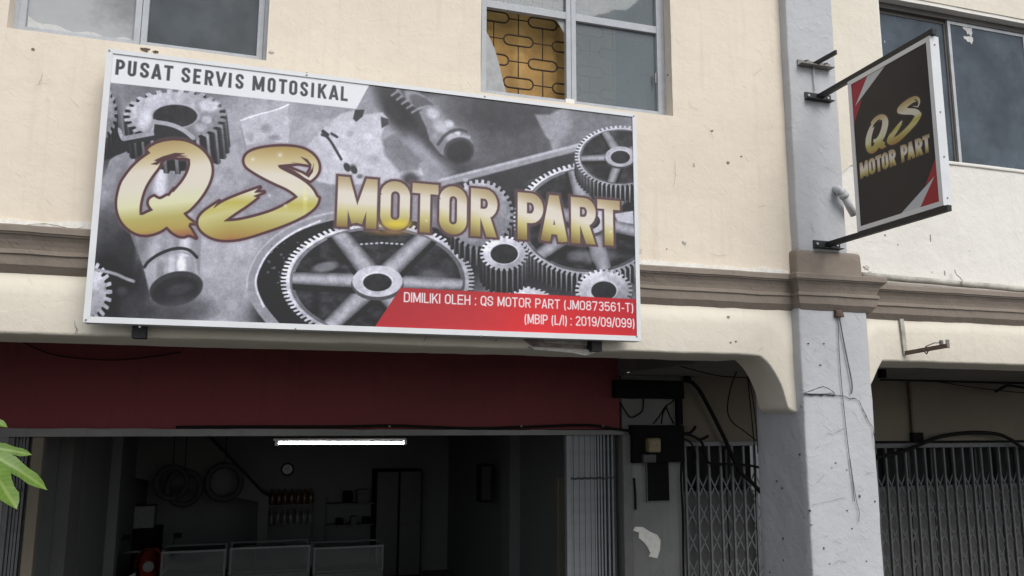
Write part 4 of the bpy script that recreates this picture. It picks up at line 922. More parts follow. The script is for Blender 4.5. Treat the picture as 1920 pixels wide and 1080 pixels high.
ml, mr = -atx(1613,330,BX).y, -atx(1745,285,BX).y; f0 = X_(632); f1 = X_(1163)
sp2 = [(c, ml+(a-f0)/(f1-f0)*(mr-ml), ml+(b-f0)/(f1-f0)*(mr-ml)) for c, a, b in spans]
mb0 = atx(1618,334,BX).z; mb1 = atx(1616,304,BX).z
block(-uu, vv, ba.im, mb0, mb1, sp2, .215, .0020, MG)
ba.im = .02+ba.im*.98  # faint gloss veil of reflected sky lifted into the ink colours
blade = thing('projecting_sign', 'black portrait sign with gold lettering and red corners projecting from the pillar', 'sign', (BX, (by0+by1)/2, bz0))
print_sheet('printed_face', (BX, by0-fb, bz1-fb), (0, by1-by0+2*fb, 0), (0, 0, bz0-bz1+2*fb), nu, nv, ba.im, MAT['printed'], blade)
print_sheet('printed_face', (BX+bT, by1+fb, bz1-fb), (0, by0-by1-2*fb, 0), (0, 0, bz0-bz1+2*fb), nu//2, nv//2, ba.im[::2, ::2][:nv//2, :nu//2], MAT['printed'], blade)
mitre_frame(-by0, -by1, bz0, bz1, fb, fb, fb, fb, BX-.006, BX+bT+.006, MAT['alu'], blade, lambda p: (p[1], -p[0], p[2]))
MB().box(BX+.004, BX+bT-.004, by1+.004, by0-.004, bz0+.004, bz1-.004).build('core', MAT['alu_raw'], blade)
for z in (bz1-.06, (bz0+bz1)/2+.05, (bz0+bz1)/2-.25, bz0+.05):
    MB().tube([(BX+.03, by1-.003, z), (BX+.03, by1+.002, z)], .006, 8).build('screw', MAT['steel'], blade)
for nm, z, lift in (('top_arm', bz1+.021, .038), ('bottom_arm', bz0-.022, .040)):
    MB().box(BX-.004, BX+bT-.03, by1-.025, -.088, z-.019, z+.019).build(nm, MAT['black'], blade)
    m = MB(); m.box(BX-.115, BX+.125, -.096, -.0885, z-.035, z+.028); m.box(BX-.115, BX+.125, -.14, -.0965, z-.035, z-.029); m.build('wall_plate', MAT['black'], blade)
    for s in (-.085, .095): MB().tube([(BX+s,-.105,z),(BX+s,-.09,z)], .010, 6).build('bolt', MAT['alu_raw'], blade)
# ================================================================== wear on the walls: chips, flakes and cracks with an outline of their own
def chip(px, py, w, h, Y=0.0, mat='chip', par=None, seed=0, t=.004, name='paint_chip'):
    c = at(px, py, Y); P = []
    for k in range(14):
        an = 2*math.pi*k/14; r = .75+.6*noise.noise(Vector((math.cos(an)*2.1+seed*3.7, math.sin(an)*2.1, seed*1.3))); P.append((c.x+math.cos(an)*w*r, c.z+math.sin(an)*h*r))
    return MB().prism(P[::-1], 'y', Y-t, Y+.012).build(name, MAT[mat], par or house)
def crack(pts, Y, w=.004, par=None, mat='crack', name='crack', t=.0045):
    P = [at(x, y, Y) for x, y in pts]; mb = MB(); L = []; n = 0
    for a, b in zip(P, P[1:]):
        m = max(1, int((b-a).length/.02))
        for i in range(m): L.append(a.lerp(b, i/m))
    L.append(P[-1])
    for i, p in enumerate(L):
        t0 = L[max(0, i-1)]; t1 = L[min(len(L)-1, i+1)]; d = t1-t0; nrm = Vector((-d.z, 0, d.x)).normalized()
        ww = w*(.35+.9*abs(noise.noise(p*31)))*(1 if 0 < i < len(L)-1 else .2); j = noise.noise(p*45)*.004
        q = p+nrm*j; mb.v += [(q.x+nrm.x*ww, Y-t, q.z+nrm.z*ww), (q.x-nrm.x*ww, Y-t, q.z-nrm.z*ww)]
        if i: k = len(mb.v)-4; mb.f.append((k, k+1, k+3, k+2))
    return mb.build(name, MAT[mat], par or house)
PY = -.0965
# pillar: the long crack, its lifted wedge and the loose flakes
crack([(1506,737),(1520,733),(1534,727),(1543,725),(1552,728),(1562,735),(1566,741),(1582,742),(1592,748),(1602,747),(1610,752),(1615,762),(1621,775),(1628,790),(1636,802),(1640,830),(1641,845)], PY, .0050)
crack([(1506,739),(1522,739),(1540,740),(1566,741)], PY, .0105)
crack([(1596,770),(1604,778),(1610,792),(1614,800)], PY, .0012)
m = [(1508,737),(1522,733),(1535,728),(1543,726),(1551,729),(1560,736),(1545,738),(1524,738)]; P = [at(x, y, PY) for x, y in m]
MB().prism([(p.x,p.z) for p in P], 'y', PY-.006, PY+.01).build('plaster_flake', MAT['pillar'], house)
for i, (x, y, w, h) in enumerate([(1516,644,.010,.008),(1545,644,.012,.009),(1539,684,.014,.008),(1567,868,.016,.010),(1560,877,.006,.005),(1588,881,.010,.006),(1612,930,.014,.022),(1589,957,.010,.008),(1519,958,.012,.012),(1522,984,.012,.006),(1545,1028,.012,.016),(1556,1057,.010,.006),(1625,1052,.008,.006),(1598,991,.010,.008),(1641,940,.012,.01)]):
    chip(x, y, w*.7, h*.65, PY+.002, 'wire' if i % 4 else 'crack', None, i, .003)
for i, pts in enumerate([[(1528,907),(1534,903),(1542,893),(1546,888)],[(1520,948),(1530,944),(1538,942)],[(1536,943),(1552,941),(1566,937),(1580,933),(1587,936)],[(1560,1012),(1574,1018),(1580,1020)],[(1542,1002),(1548,1006),(1555,1004)],[(1604,920),(1612,921),(1620,919)],[(1646,998),(1650,1000),(1654,994)],[(1560,1058),(1575,1050),(1588,1056)],[(1527,843),(1532,838),(1538,834)],[(1510,872),(1520,878)],[(1544,671),(1552,680),(1556,690)],[(1530,652),(1524,662)],[(1547,812),(1560,815),(1572,808),(1585,802)],[(1620,890),(1630,886),(1640,886)]]):
    crack(pts, PY, .0016, None, 'wire' if i % 2 else 'crack')
for i, (x, y) in enumerate([(1502,762),(1500,852),(1457,902),(1467,915),(1468,1010),(1469,1050),(1443,1073)]):
    p = atx(x, y, 3.792); MB().rbox(3.7865,3.80,p.y-.008,p.y+.007,p.z-.006,p.z+.008,.004,.004,.007,90).build('paint_chip', MAT['wire'], house)
for pts in ([(1541,310),(1552,316),(1562,322)],[(1545,366),(1552,374),(1561,382)],[(1520,415),(1522,428),(1529,440)],[(1551,404),(1560,412)],[(1534,300),(1538,306)]): crack(pts, -.0895, .0014, None, 'wire')
# cream wall right of the signboard
for i, (x, y, w, h, m_) in enumerate([(1365,305,.018,.012,'stain'),(1390,293,.010,.005,'stain'),(1335,245,.014,.008,'stain'),(1283,455,.022,.016,'chip'),(1250,467,.007,.005,'stain'),(1301,309,.010,.02,'chip'),(1366,594,.016,.010,'stain'),(1370,642,.010,.008,'stain'),(1380,640,.009,.007,'stain'),(1200,470,.02,.02,'chip'),(62,92,.012,.008,'stain'),(292,97,.02,.012,'rust'),(272,93,.035,.02,'rust'),(509,97,.022,.012,'chip'),(575,137,.010,.006,'stain'),(1253,140,.008,.006,'stain')]):
    chip(x, y, w, h, -.001, m_, None, 20+i)
for i, pts in enumerate([[(1278,450),(1284,459),(1291,464)],[(1330,475),(1345,480),(1365,478)],[(1290,190),(1296,200),(1310,208)],[(1316,232),(1332,246),(1338,262)],[(1265,300),(1266,330),(1263,352)],[(1420,390),(1436,384)],[(72,160),(78,148),(80,135)],[(66,160),(90,156)],[(1440,235),(1452,240)],[(1414,140),(1430,128)],[(1237,175),(1246,170),(1250,162)],[(1441,22),(1450,30),(1456,40)],[(1392,160),(1400,168)],[(1430,650),(1420,660)]]): crack(pts, -.004, .0013, None, 'wire')
# torn paint edge where the wall meets the cornice
for side, (xa, xb) in enumerate(((-1.7,-.96),(2.46,3.78))):
    mb = MB(); n = int((xb-xa)/.02)
    for i in range(n+1):
        x = xa+(xb-xa)*i/n; hgt = .012+.028*max(0, noise.noise(Vector((x*4.3,side*9,2)))+.25)+.010*noise.noise(Vector((x*23,1,0))); mb.v += [(x,-.009,3.975),(x,-.009,3.992+hgt),(x,.012,3.992+hgt)]
        if i: k = len(mb.v)-6; mb.f += [(k,k+3,k+4,k+1),(k+1,k+4,k+5,k+2)]
    mb.build('flaking_edge', MAT['chipw'], house)
crack([(20,423),(60,421),(90,420),(118,426),(140,431),(160,424)], -.012, .0022)
# broken plaster under the right end of the signboard
P = [at(*q, -.001) for q in ((975,628),(1110,633),(1112,655),(1080,653),(1000,650),(985,640))]
MB().prism([(p.x,p.z) for p in P], 'y', -.006, .02).build('bare_patch', MAT['bare'], house); house.children[-1]
P = [at(*q, -.03) for q in ((992,650),(1060,655),(1125,657),(1108,664),(1095,667),(1070,662),(1040,659),(1000,656))]
MB().prism([(p.x,p.z) for p in P], 'y', -.045, -.002).build('plaster_flake', MAT['chip'], house)
P = [at(*q, -.004) for q in ((1016,632),(1040,634),(1075,636),(1100,638),(1105,648),(1075,646),(1040,644),(1020,642))]
MB().prism([(p.x,p.z) for p in P], 'y', -.012, .0).build('plaster_flake', MAT['chip'], house)
crack([(800,625),(798,634),(794,641)], -.004, .003); crack([(140,600),(141,612),(146,618),(139,627)], -.004, .003)
for x, y in ((930,639),(247,649)): chip(x, y, .006, .005, -.001, 'crack', None, x)
# whitewashed wall on the right
for i, (x, y, w, h) in enumerate([(1745,446,.004,.03),(1772,512,.010,.022),(1748,510,.005,.004),(1684,458,.007,.006),(1818,470,.006,.004),(1625,502,.03,.02),(1632,512,.02,.016),(1660,440,.012,.005)]): chip(x, y, w, h, -.001, 'chip', None, 50+i)
crack([(1590,465),(1600,470),(1618,473)], -.01, .003, None, 'chipw')
# pale patch on the meter wall
P = [at(1140+x/2.455, 640+y/2.455, YB) for x, y in ((113,870),(125,853),(160,855),(190,875),(225,890),(240,915),(238,960),(225,998),(185,990),(195,975),(180,945),(160,920),(140,905),(142,880))]
MB().prism([(p.x,p.z) for p in P], 'y', YB-.008, YB+.01).build('bare_patch', MAT['chipw'], house)

# ================================================================== small hardware on the facade
t = thing('old_sign_bracket', 'rusty empty bracket with a cut-off arm high on the grey pillar', 'bracket', (4.05,-.09,5.6))
a, b = at(1496,117,-.098), at(1557,124,-.098); z = (a.z+b.z)/2
m = MB(); m.box(a.x, b.x, -.097, -.088, z-.028, z+.022); m.box(a.x, b.x, -.15, -.0975, z-.028, z-.022); m.build('plate', MAT['steel'], t)
cxx = (a.x+b.x)/2; c = atx(1568,98,cxx+.02); MB().bar((cxx,-.098,z), (cxx+.02,c.y,z+.0), .016, .034).build('arm', MAT['black'], t)
e = at(1527,170,-.092); MB().tube([(cxx-.01,-.098,z-.02),(cxx-.012,-.10,z-.1),(e.x,-.10,e.z)], .006, 6).build('rod', MAT['pvc'], t)
for s in (-.10,.08): MB().tube([(cxx+s,-.155,z-.005),(cxx+s+.02,-.097,z+.02)], .006, 6).build('bolt', MAT['steel'], t)
# drain pipe stub
p0, p1, p2 = at(1564,356,-.08), at(1580,362,-.16), at(1601,403,-.12)
t = thing('pipe_stub', 'short grey plastic pipe elbow sticking out of the pillar', 'pipe', p0)
MB().tube([p0+Vector((0,.04,0)), p0+Vector((.012,-.03,-.004)), p1+Vector((-.016,0,.004)), p1], .033, 14).build('elbow', MAT['pvc'], t, True)
MB().tube([p1, p1.lerp(p2,.18)], .037, 14).build('collar', MAT['pvc'], t, True); MB().tube([p1.lerp(p2,.1), p2], .029, 14).build('pipe', MAT['pvc'], t, True)
# mouldy conduit lying on the cornice, right of the pillar
A = at(1618,517,-.05)
t = thing('conduit', 'mouldy white conduit lying along the cornice right of the pillar', 'pipe', (A.x,-.06,A.z))
pts = [Vector((A.x-.02+.15*i, -.058, max(3.966, 3.998-.018*.15*i)+.002*math.sin(i*1.7))) for i in range(44)]
MB().tube(pts, .025, 10).build('pipe', MAT['conduit'], t, True)
p = at(1799,520,-.07); MB().tube([(p.x,-.03,4.10),(p.x-.004,-.05,4.055),(p.x-.012,-.085,4.03),(p.x+.004,-.094,4.0),(p.x-.01,-.096,3.965)], .006, 6).build('clip', MAT['chip'], t, True)
# hanging L bracket under the cornice
a, b = at(1690,598,-.012), at(1698,665,-.012); c = at(1777,648,-.30)
t = thing('angle_bracket', 'rusty angle bracket with an outstretched arm on the beam right of the pillar', 'bracket', b)
MB().bar(a, b, .012, .036, (1,0,0)).build('upright', MAT['conduit'], t)
MB().bar(b+Vector((0,0,.012)), c, .030, .030).build('arm', MAT['rust'], t)
d = (c-b).normalized(); q = b.lerp(c,.5)
MB().tube([q+Vector((.0,0,-.03)), q+Vector((.02,-.01,.01)), q+Vector((.0,.0,.03)), q+Vector((-.02,.01,.0)), q+Vector((.0,0,-.03))], .005, 6).tube([q+Vector((0,0,.03)), q.lerp(c,.4)+Vector((0,0,.042)), q.lerp(c,.75)+Vector((0,0,.03))], .004, 6).build('wire_tie', MAT['wire'], t)
MB().bar(c+Vector((0,0,-.02)), c+Vector((0,0,.045)), .03, .008, (0,1,0)).build('end_lip', MAT['steel'], t); MB().bar(q.lerp(c,.72)+Vector((0,0,.01)), q.lerp(c,.72)+Vector((0,0,.05)), .02, .02, (0,1,0)).build('end_lip', MAT['steel'], t)
# pillar wires and the rusted hole they come from
def sm(pts, n=6):                                  # Catmull-Rom
    P = [Vector(p) for p in pts]; P = [P[0]]+P+[P[-1]]; out = []
    for i in range(1, len(P)-2):
        for k in range(n):
            t_ = k/n; a0, a1, a2, a3 = P[i-1:i+3]; out.append(.5*((2*a1)+(a2-a0)*t_+(2*a0-5*a1+4*a2-a3)*t_*t_+(3*a1-a0-3*a2+a3)*t_**3))
    return out+[P[-2]]
def cable(label, pts, r, mat='cable', name='cable', group=None, cat='cable', n=6):
    o = MB().tube(sm(pts), r, n).build(name, MAT[mat], None, True); tag(o, label, cat, group); return o
W_ = lambda Y, *p: [at(x, y, Y) for x, y in p]
cable('thin grey wire hanging straight down the middle of the pillar', W_(-.104, (1571,592),(1573,650),(1578,720),(1586,800),(1593,860),(1599,905),(1602,940)), .0028, 'wire', 'wire', None, 'wire')
cable('twisted dark wire hanging short beside the long pillar wire', W_(-.106, (1574,596),(1582,640),(1589,675),(1596,710),(1598,728),(1596,738)), .0050, 'wire', 'wire', None, 'wire')
cable('thin wire tail curling at the foot of the pillar wires', W_(-.104, (1594,860),(1598,890),(1606,940),(1611,960),(1610,978)), .0022, 'wire', 'wire', None, 'wire')
p = at(1572,588,-.10); tag(MB().rbox(p.x-.035,p.x+.035,-.125,-.085,p.z-.028,p.z+.028,.012,.02,.012,30).build('anchor_stub', MAT['rust'], None, True), 'rusted anchor stub under the cornice where the pillar wires start', 'anchor')

# ================================================================== under the arcade
tb = thing('meter_board', 'blackened electric meter board with one yellowed meter between the gates', 'meter board', (3.72,YB,2.1))
a, b = at(1150,712,YB-.05), at(1279,748,YB-.05)
MB().rbox(a.x, b.x, YB-.10, YB-.005, b.z, a.z, .008, .08, .006, 8).build('upper_board', MAT['board'], tb, True)
a, b = at(1182,797,YB-.05), at(1280,866,YB-.05)
MB().rbox(a.x, b.x, YB-.10, YB-.004, b.z, a.z, .008, .08, .006, 8).build('lower_board', MAT['board'], tb, True)
x = at(1275,770,YB-.05).x; MB().box(x-.03, x+.025, YB-.06, YB-.005, a.z, at(1275,748,YB-.05).z).build('side_post', MAT['board'], tb)
a, b = at(1212,821,YB-.14), at(1235,848,YB-.14); MB().rbox(a.x,b.x,YB-.20,YB-.101,b.z,a.z,.018,.03).build('meter', MAT['meter'], tb, True)
zc = (a.z+b.z)/2; MB().rbox(a.x+.012,b.x-.012,YB-.206,YB-.20,zc-.004,zc+.05,.004,.02).build('meter_window', paint('meter_glass', (.20,.165,.10), .25), tb.children[-1])
a, b = at(1204,852,YB-.12), at(1228,867,YB-.12); MB().rbox(a.x,b.x,YB-.15,YB-.101,b.z,a.z,.006,.03).build('fuse_box', MAT['gate_dark'], tb, True)
a, b = at(1212,867,YB-.02), at(1254,938,YB-.02); MB().box(a.x,b.x,YB-.035,YB-.004,b.z,a.z).build('cover_panel', MAT['board'], tb); MB().box(a.x-.006,a.x-.001,YB-.036,YB-.004,b.z,a.z).box(a.x-.006,b.x,YB-.036,YB-.004,b.z-.01,b.z-.001).build('panel_edge', MAT['doorgrey'], tb)
a, b = at(1187,896,YB-.01), at(1190,955,YB-.01); tag(MB().tube([a+Vector((0,-.02,0)), a.lerp(b,.5)+Vector((.004,-.02,0)), b+Vector((0,-.02,0))], .011, 6).build('iron_rod', MAT['board'], None), 'short dark iron rod fixed upright on the meter wall', 'rod')
YC = YB-.03
slant = cable('thick black cable slanting from the ceiling down across the narrow gate', W_(YB-.06,(1291,712),(1310,730),(1335,775),(1360,825),(1385,880),(1410,905),(1428,925)), .021, 'cable', n=8)
p = at(1291,711,YB-.06); MB().tube([p+Vector((-.035,.03,.01)), p+Vector((.015,-.01,-.01))], .034, 8).build('end_cap', MAT['cable'], slant, True)
cable('black cable drooping from the meter board over the top of the narrow gate', W_(YB-.07,(1272,800),(1282,812),(1300,818),(1316,830),(1322,850),(1330,868),(1360,870),(1400,872),(1430,878)), .014)
cable('second black cable looping beside the meter board onto the gate post', W_(YB-.08,(1276,822),(1290,826),(1300,838),(1304,858),(1300,872)), .009)
cable('short black cable tail poking up from the meter board', W_(YB-.06,(1279,812),(1292,812),(1300,806),(1304,799)), .014)
cable('stubby black cable end over the narrow gate rail', W_(YB-.06,(1312,824),(1320,822),(1328,817)), .014)
cable('dark cable running down the edge of the meter wall', W_(YB-.03,(1278,866),(1277,900),(1280,960),(1281,1020),(1282,1090)), .011)
cable('thin wire swooping along the ceiling towards the haunch', W_(1.35,(1222,668),(1260,682),(1310,696),(1350,705),(1400,708),(1412,709)), .005, 'cable', 'wire', None, 'wire')
cable('thin wire stretched level under the beam soffit', W_(1.0,(1255,671),(1300,671),(1350,674),(1386,678)), .005, 'cable', 'wire', None, 'wire')
cable('thin wire bowing from the haunch down to the gate rail', W_(1.6,(1387,684),(1372,720),(1364,765),(1372,790),(1395,808),(1418,826)), .006, 'cable', 'wire', None, 'wire')
cable('straight thin wire dropping beside the pillar, nearer the cream wall', W_(1.2,(1402,704),(1405,740),(1411,800),(1416,860),(1417,930)), .005, 'cable', 'wire', None, 'wire')
cable('straight thin wire dropping beside the pillar, closest to it', W_(.9,(1403,704),(1411,745),(1418,800),(1421,850)), .004, 'cable', 'wire', None, 'wire')
cable('dark wire drooping under the upper meter board', W_(YB-.06,(1163,755),(1172,770),(1182,782),(1195,778),(1205,768),(1206,745)), .008, 'cable', 'wire', None, 'wire')
cable('forked dark wire climbing between the two meter boards', W_(YB-.06,(1225,795),(1238,778),(1248,762),(1262,752),(1264,745)), .007, 'cable', 'wire', None, 'wire')
cable('dark wire leaning right between the two meter boards', W_(YB-.065,(1249,762),(1255,778),(1263,794)), .007, 'cable', 'wire', None, 'wire')
cable('dark wire dropping straight between the two meter boards', W_(YB-.07,(1250,762),(1243,775),(1240,795)), .007, 'cable', 'wire', None, 'wire')
cable('black cable laid along the top of the door lintel', W_(YB-.05,(330,801),(480,800),(640,800),(730,798),(820,801),(900,803),(1000,800),(1100,797),(1150,804),(1185,808)), .014)
cable('dark wire sagging faintly across the red band at the left', W_(YB-.03,(40,640),(90,662),(150,672),(220,675),(290,668),(340,660)), .005, 'cable', 'wire', None, 'wire')
cable('thick black cable arching over the wide gate at the right', W_(YB-.10,(1640,858),(1680,850),(1720,836),(1752,822),(1790,814),(1830,811),(1870,814),(1895,824),(1915,838),(1940,850)), .021, 'cable', n=8)
for i, (lab, pts, r) in enumerate([('upper black cable under the right-hand ceiling', [(1646,698),(1690,692),(1722,689),(1780,690),(1825,692)], .010), ('lower thick black cable along the right-hand ceiling edge', [(1652,711),(1700,712),(1760,714),(1840,716),(1930,719)], .016), ('thin black wire descending rightwards below the right-hand ceiling', [(1655,700),(1700,708),(1760,716),(1830,727),(1930,738)], .006), ('thin wire rising rightwards across the right-hand ceiling', [(1660,698),(1740,702),(1830,705),(1880,699),(1930,694)], .006), ('bent black cable end hanging at the right edge under the ceiling', [(1867,734),(1878,728),(1888,723),(1900,724),(1930,728)], .016)]):
    cable(lab, W_(YB-.12-.03*i, *pts), r)
a, b = at(1705,716,YB), at(1711,812,YB); tag(MB().box(a.x-.012,a.x+.012,YB-.01,YB+.04,b.z,a.z).build('conduit_strip', MAT['rust'], None), 'upright brown conduit strip above the wide gate', 'conduit')
a, b = at(1708,811,YB), at(1729,828,YB); tag(MB().rbox(a.x,b.x,YB-.03,YB+.02,b.z,a.z,.006,.03).build('junction_box', MAT['board'], None, True), 'small black junction box on the wall above the wide gate', 'box')
p = at(1654,705,1.2); tag(MB().rbox(p.x-.03,p.x+.03,1.17,1.23,p.z-.02,3.38,.006,.03).build('ceiling_hook', MAT['board'], None, True), 'black ceiling hook holding the cables right of the pillar', 'hook')
for px in (730, 977, 1130):
    p = at(px, 799, YB-.06); MB().tube([(p.x,YB-.075,p.z),(p.x,YB-.0,p.z)], .010, 6).build('insulator', MAT['pier'], house)
# fluorescent lamp
a, b = at(512,830,2.62), at(757,832,2.62); z = (a.z+b.z)/2
lp = thing('fluorescent_lamp', 'lit white fluorescent tube hanging inside the dark shop', 'lamp', ((a.x+b.x)/2,2.62,z))
MB().tube([(a.x+.05,2.62,z+.006),(b.x,2.62,z)], .0115, 10).build('tube', MAT['tube'], lp, True); MB().rbox(a.x,b.x+.02,2.60,2.645,z+.026,z+.045,.004,.3).build('fitting', MAT['whiteplastic'], lp)
for x in (a.x+.03, b.x+.012): MB().rbox(x-.014,x+.014,2.60,2.64,z-.018,z+.03,.004,.02).build('end_cap', MAT['whiteplastic'], lp)
for x in (a.x+.2, b.x-.2): MB().tube([(x,2.62,z+.04),(x,2.62,2.955)], .003, 5).build('hanger', MAT['steel'], lp)
# ================================================================== inside the shop
def display_case(label, x0, x1, y0, y1, zt):
    t = thing('display_counter', label, 'counter', ((x0+x1)/2,(y0+y1)/2,ZF)); zb = zt-.32; r = .014
    MB().rbox(x0,x1,y0,y1,ZF,zb,.006,.5).build('base', MAT['gate_dark'], t)
    for x in (x0+r, x1-r):
        for y in (y0+r, y1-r): MB().box(x-r,x+r,y-r,y+r,zb,zt-.02).build('corner_post', MAT['gate_mid'], t)
    for y in (y0+r, y1-r): MB().box(x0,x1,y-r,y+r,zt-.02,zt+.002).build('top_rail', MAT['gate' if y < y1-.1 else 'gate_dark'], t)
    MB().box(x0+.03,x1-.03,y0+.03,y1-.03,zt-.012,zt-.006).build('glass_top', MAT['pane_case'], t); MB().box(x0+.03,x1-.03,y0+.008,y0+.013,zb,zt-.02).build('glass_front', MAT['pane_case'], t)
    MB().box(x0+.03,x1-.03,y0+.05,y1-.03,zb+.001,zb+.02).build('shelf', MAT['gate_dark'], t)
    return t
zc = at(400,1031,5.9).z
display_case('glass display counter at the left of the dark shop', -1.05, -.30, 5.9, 6.45, zc); display_case('glass display counter in the middle of the dark shop', -.26, .72, 5.9, 6.45, zc+.01); display_case('glass display counter at the right end of the row', .76, 1.66, 5.9, 6.45, zc-.03)
def shelf(label, px0, px1, ys, Y, ncontent, mat, hh):
    a = at(px0, ys[0], Y); b = at(px1, ys[0], Y); t = thing('wall_shelf', label, 'shelf', ((a.x+b.x)/2, Y, a.z)); Z = [at((px0+px1)/2, y, Y).z for y in ys]
    for z in Z: MB().rbox(a.x,b.x,Y,Y+.28,z-.02,z,.004,.4).build('board', MAT['gate_mid'], t)
    for x in (a.x+.01, b.x-.01): MB().box(x-.012,x+.012,Y+.25,Y+.278,Z[-1]-.3,Z[0]+.1).build('upright', MAT['gate_dark'], t)
    return a, b, Z
Yk = 9.6
a, b, Z = shelf('wall shelf of oil bottles under the clock', 503, 590, (946, 983), Yk, 0, None, 0)
bot = MB().tube([(0,0,0),(0,0,.005),(0,0,.17),(0,0,.20),(0,0,.21),(0,0,.25)], [.052,.055,.055,.03,.022,.022], 10)
bms = [bot.mesh('oil_bottle', True), bot.mesh('oil_bottle', True)]
for k, z in enumerate(Z):
    for i in range(7):
        x = a.x+.06+(b.x-a.x-.12)*i/6; o = link('oil_bottle', bms[k], MAT['bottle' if k == 0 else 'bottle2'], None); o.location = (x, Yk+.12, z)
        tag(o, (['leftmost','second','third','middle','fifth','sixth','rightmost'][i])+(' amber oil bottle in the row on the upper shelf below the clock' if k == 0 else ' grey oil bottle in the row on the lower shelf below the clock'), 'bottle', 'oil bottles on the upper shelf' if k == 0 else 'oil bottles on the lower shelf')
a, b, Z = shelf('wall shelf of boxes beside the tall dark cabinet', 614, 705, (944, 984), Yk, 0, None, 0)
for k, (u, w, h, s) in enumerate(((.33,.16,.2,0),(.62,.20,.23,0),(.2,.12,.1,1),(.5,.1,.13,1),(.75,.14,.11,1))):
    x = a.x+(b.x-a.x)*u; tag(MB().rbox(x,x+w,Yk+.05,Yk+.22,Z[s]+.001,Z[s]+h,.006,.2).build('parts_box', MAT['innerdark' if k % 2 else 'board'], None), ['dark box on the upper shelf left of the taller one','taller dark box on the upper shelf by the cabinet','leftmost low box on the lower shelf by the cabinet','narrow box in the middle of the lower shelf by the cabinet','rightmost low box on the lower shelf by the cabinet'][k], 'box')
c = at(539,880,9.98); t = thing('wall_clock', 'round wall clock with a dark rim on the back wall of the shop', 'clock', (c.x,9.98,c.z-.11))
ring = [(c.x+.10*math.cos(k*math.pi/12), 9.97, c.z+.10*math.sin(k*math.pi/12)) for k in range(25)]
MB().tube(ring, .016, 6, False).build('rim', MAT['board'], t, True); MB().tube([(c.x,9.965,c.z),(c.x,9.998,c.z)], .095, 24).build('dial', MAT['pvc'], t); MB().bar((c.x,9.962,c.z),(c.x+.03,9.962,c.z+.05),.004,.006).bar((c.x,9.961,c.z),(c.x-.05,9.961,c.z+.03),.004,.006).build('hands', MAT['board'], t)
a, b = at(706,882,9.4), at(790,1000,9.4); t = thing('tall_cabinet', 'tall dark cabinet against the back wall of the shop', 'cabinet', ((a.x+b.x)/2,9.6,ZF))
MB().rbox(a.x,b.x,9.4,9.95,ZF,a.z,.008,.5).build('carcass', MAT['board'], t)
for s in (0, 1): MB().rbox(a.x+.02+s*(b.x-a.x)/2,a.x+(s+1)*(b.x-a.x)/2-.02,9.385,9.399,ZF+.05,a.z-.03,.004,.5).build('door', MAT['gate_dark'], t)
p = atx(917,905,3.28); t = thing('wall_speaker', 'dark wall-mounted box on the right interior wall', 'box', (3.25,p.y,p.z-.3))
MB().rbox(3.12,3.299,p.y-.1,p.y+.12,p.z-.27,p.z+.27,.01,.2).build('cabinet', MAT['board'], t); MB().rbox(3.14,3.28,p.y-.108,p.y-.101,p.z-.24,p.z+.24,.004,.2).build('front_grille', MAT['rubber'], t)
a = at(1040,892,3.1); tag(MB().rbox(a.x,a.x+.42,3.0,3.06,ZF,a.z,.006,.4).build('leaning_board', MAT['backwall'], None), 'buff board standing behind the bunched gate', 'board')
# hanging tyres and a hung bag on the left rear
for i, (px, py, r) in enumerate(((322,905,.21),(344,915,.23),(420,905,.24))):
    c = at(px, py, 8.0); t = thing('hanging_tyre', ['leftmost black tyre hung at the back of the shop','second black tyre hung at the back of the shop','black tyre hung beneath the stair flight'][i], 'tyre', (c.x,8.0,c.z-r), 'tyres hung at the back of the shop')
    MB().tube([(c.x+r*math.cos(k*math.pi/14), 8.0+.04*i, c.z+r*math.sin(k*math.pi/14)*1.05) for k in range(29)], .045, 8, False).build('casing', MAT['rubber'], t, True)
    MB().tube([(c.x,8.0+.04*i,c.z+r),(c.x,8.0+.04*i,2.955)], .006, 5).build('hook_wire', MAT['board'], t)
a, b = at(232,950,8.6), at(288,990,8.6); tag(MB().rbox(a.x,b.x,8.6,8.9,b.z,a.z,.012,.2).build('white_box', MAT['gate'], None), 'pale box standing in the dim left of the shop', 'box')
MB().rbox(a.x-.1,b.x+.1,8.5,9.0,ZF,b.z-.001,.01,.4).build('stack_base', MAT['board'], None); tag(bpy.data.objects['stack_base'], 'dark stand under the pale box at the left of the shop', 'stand')
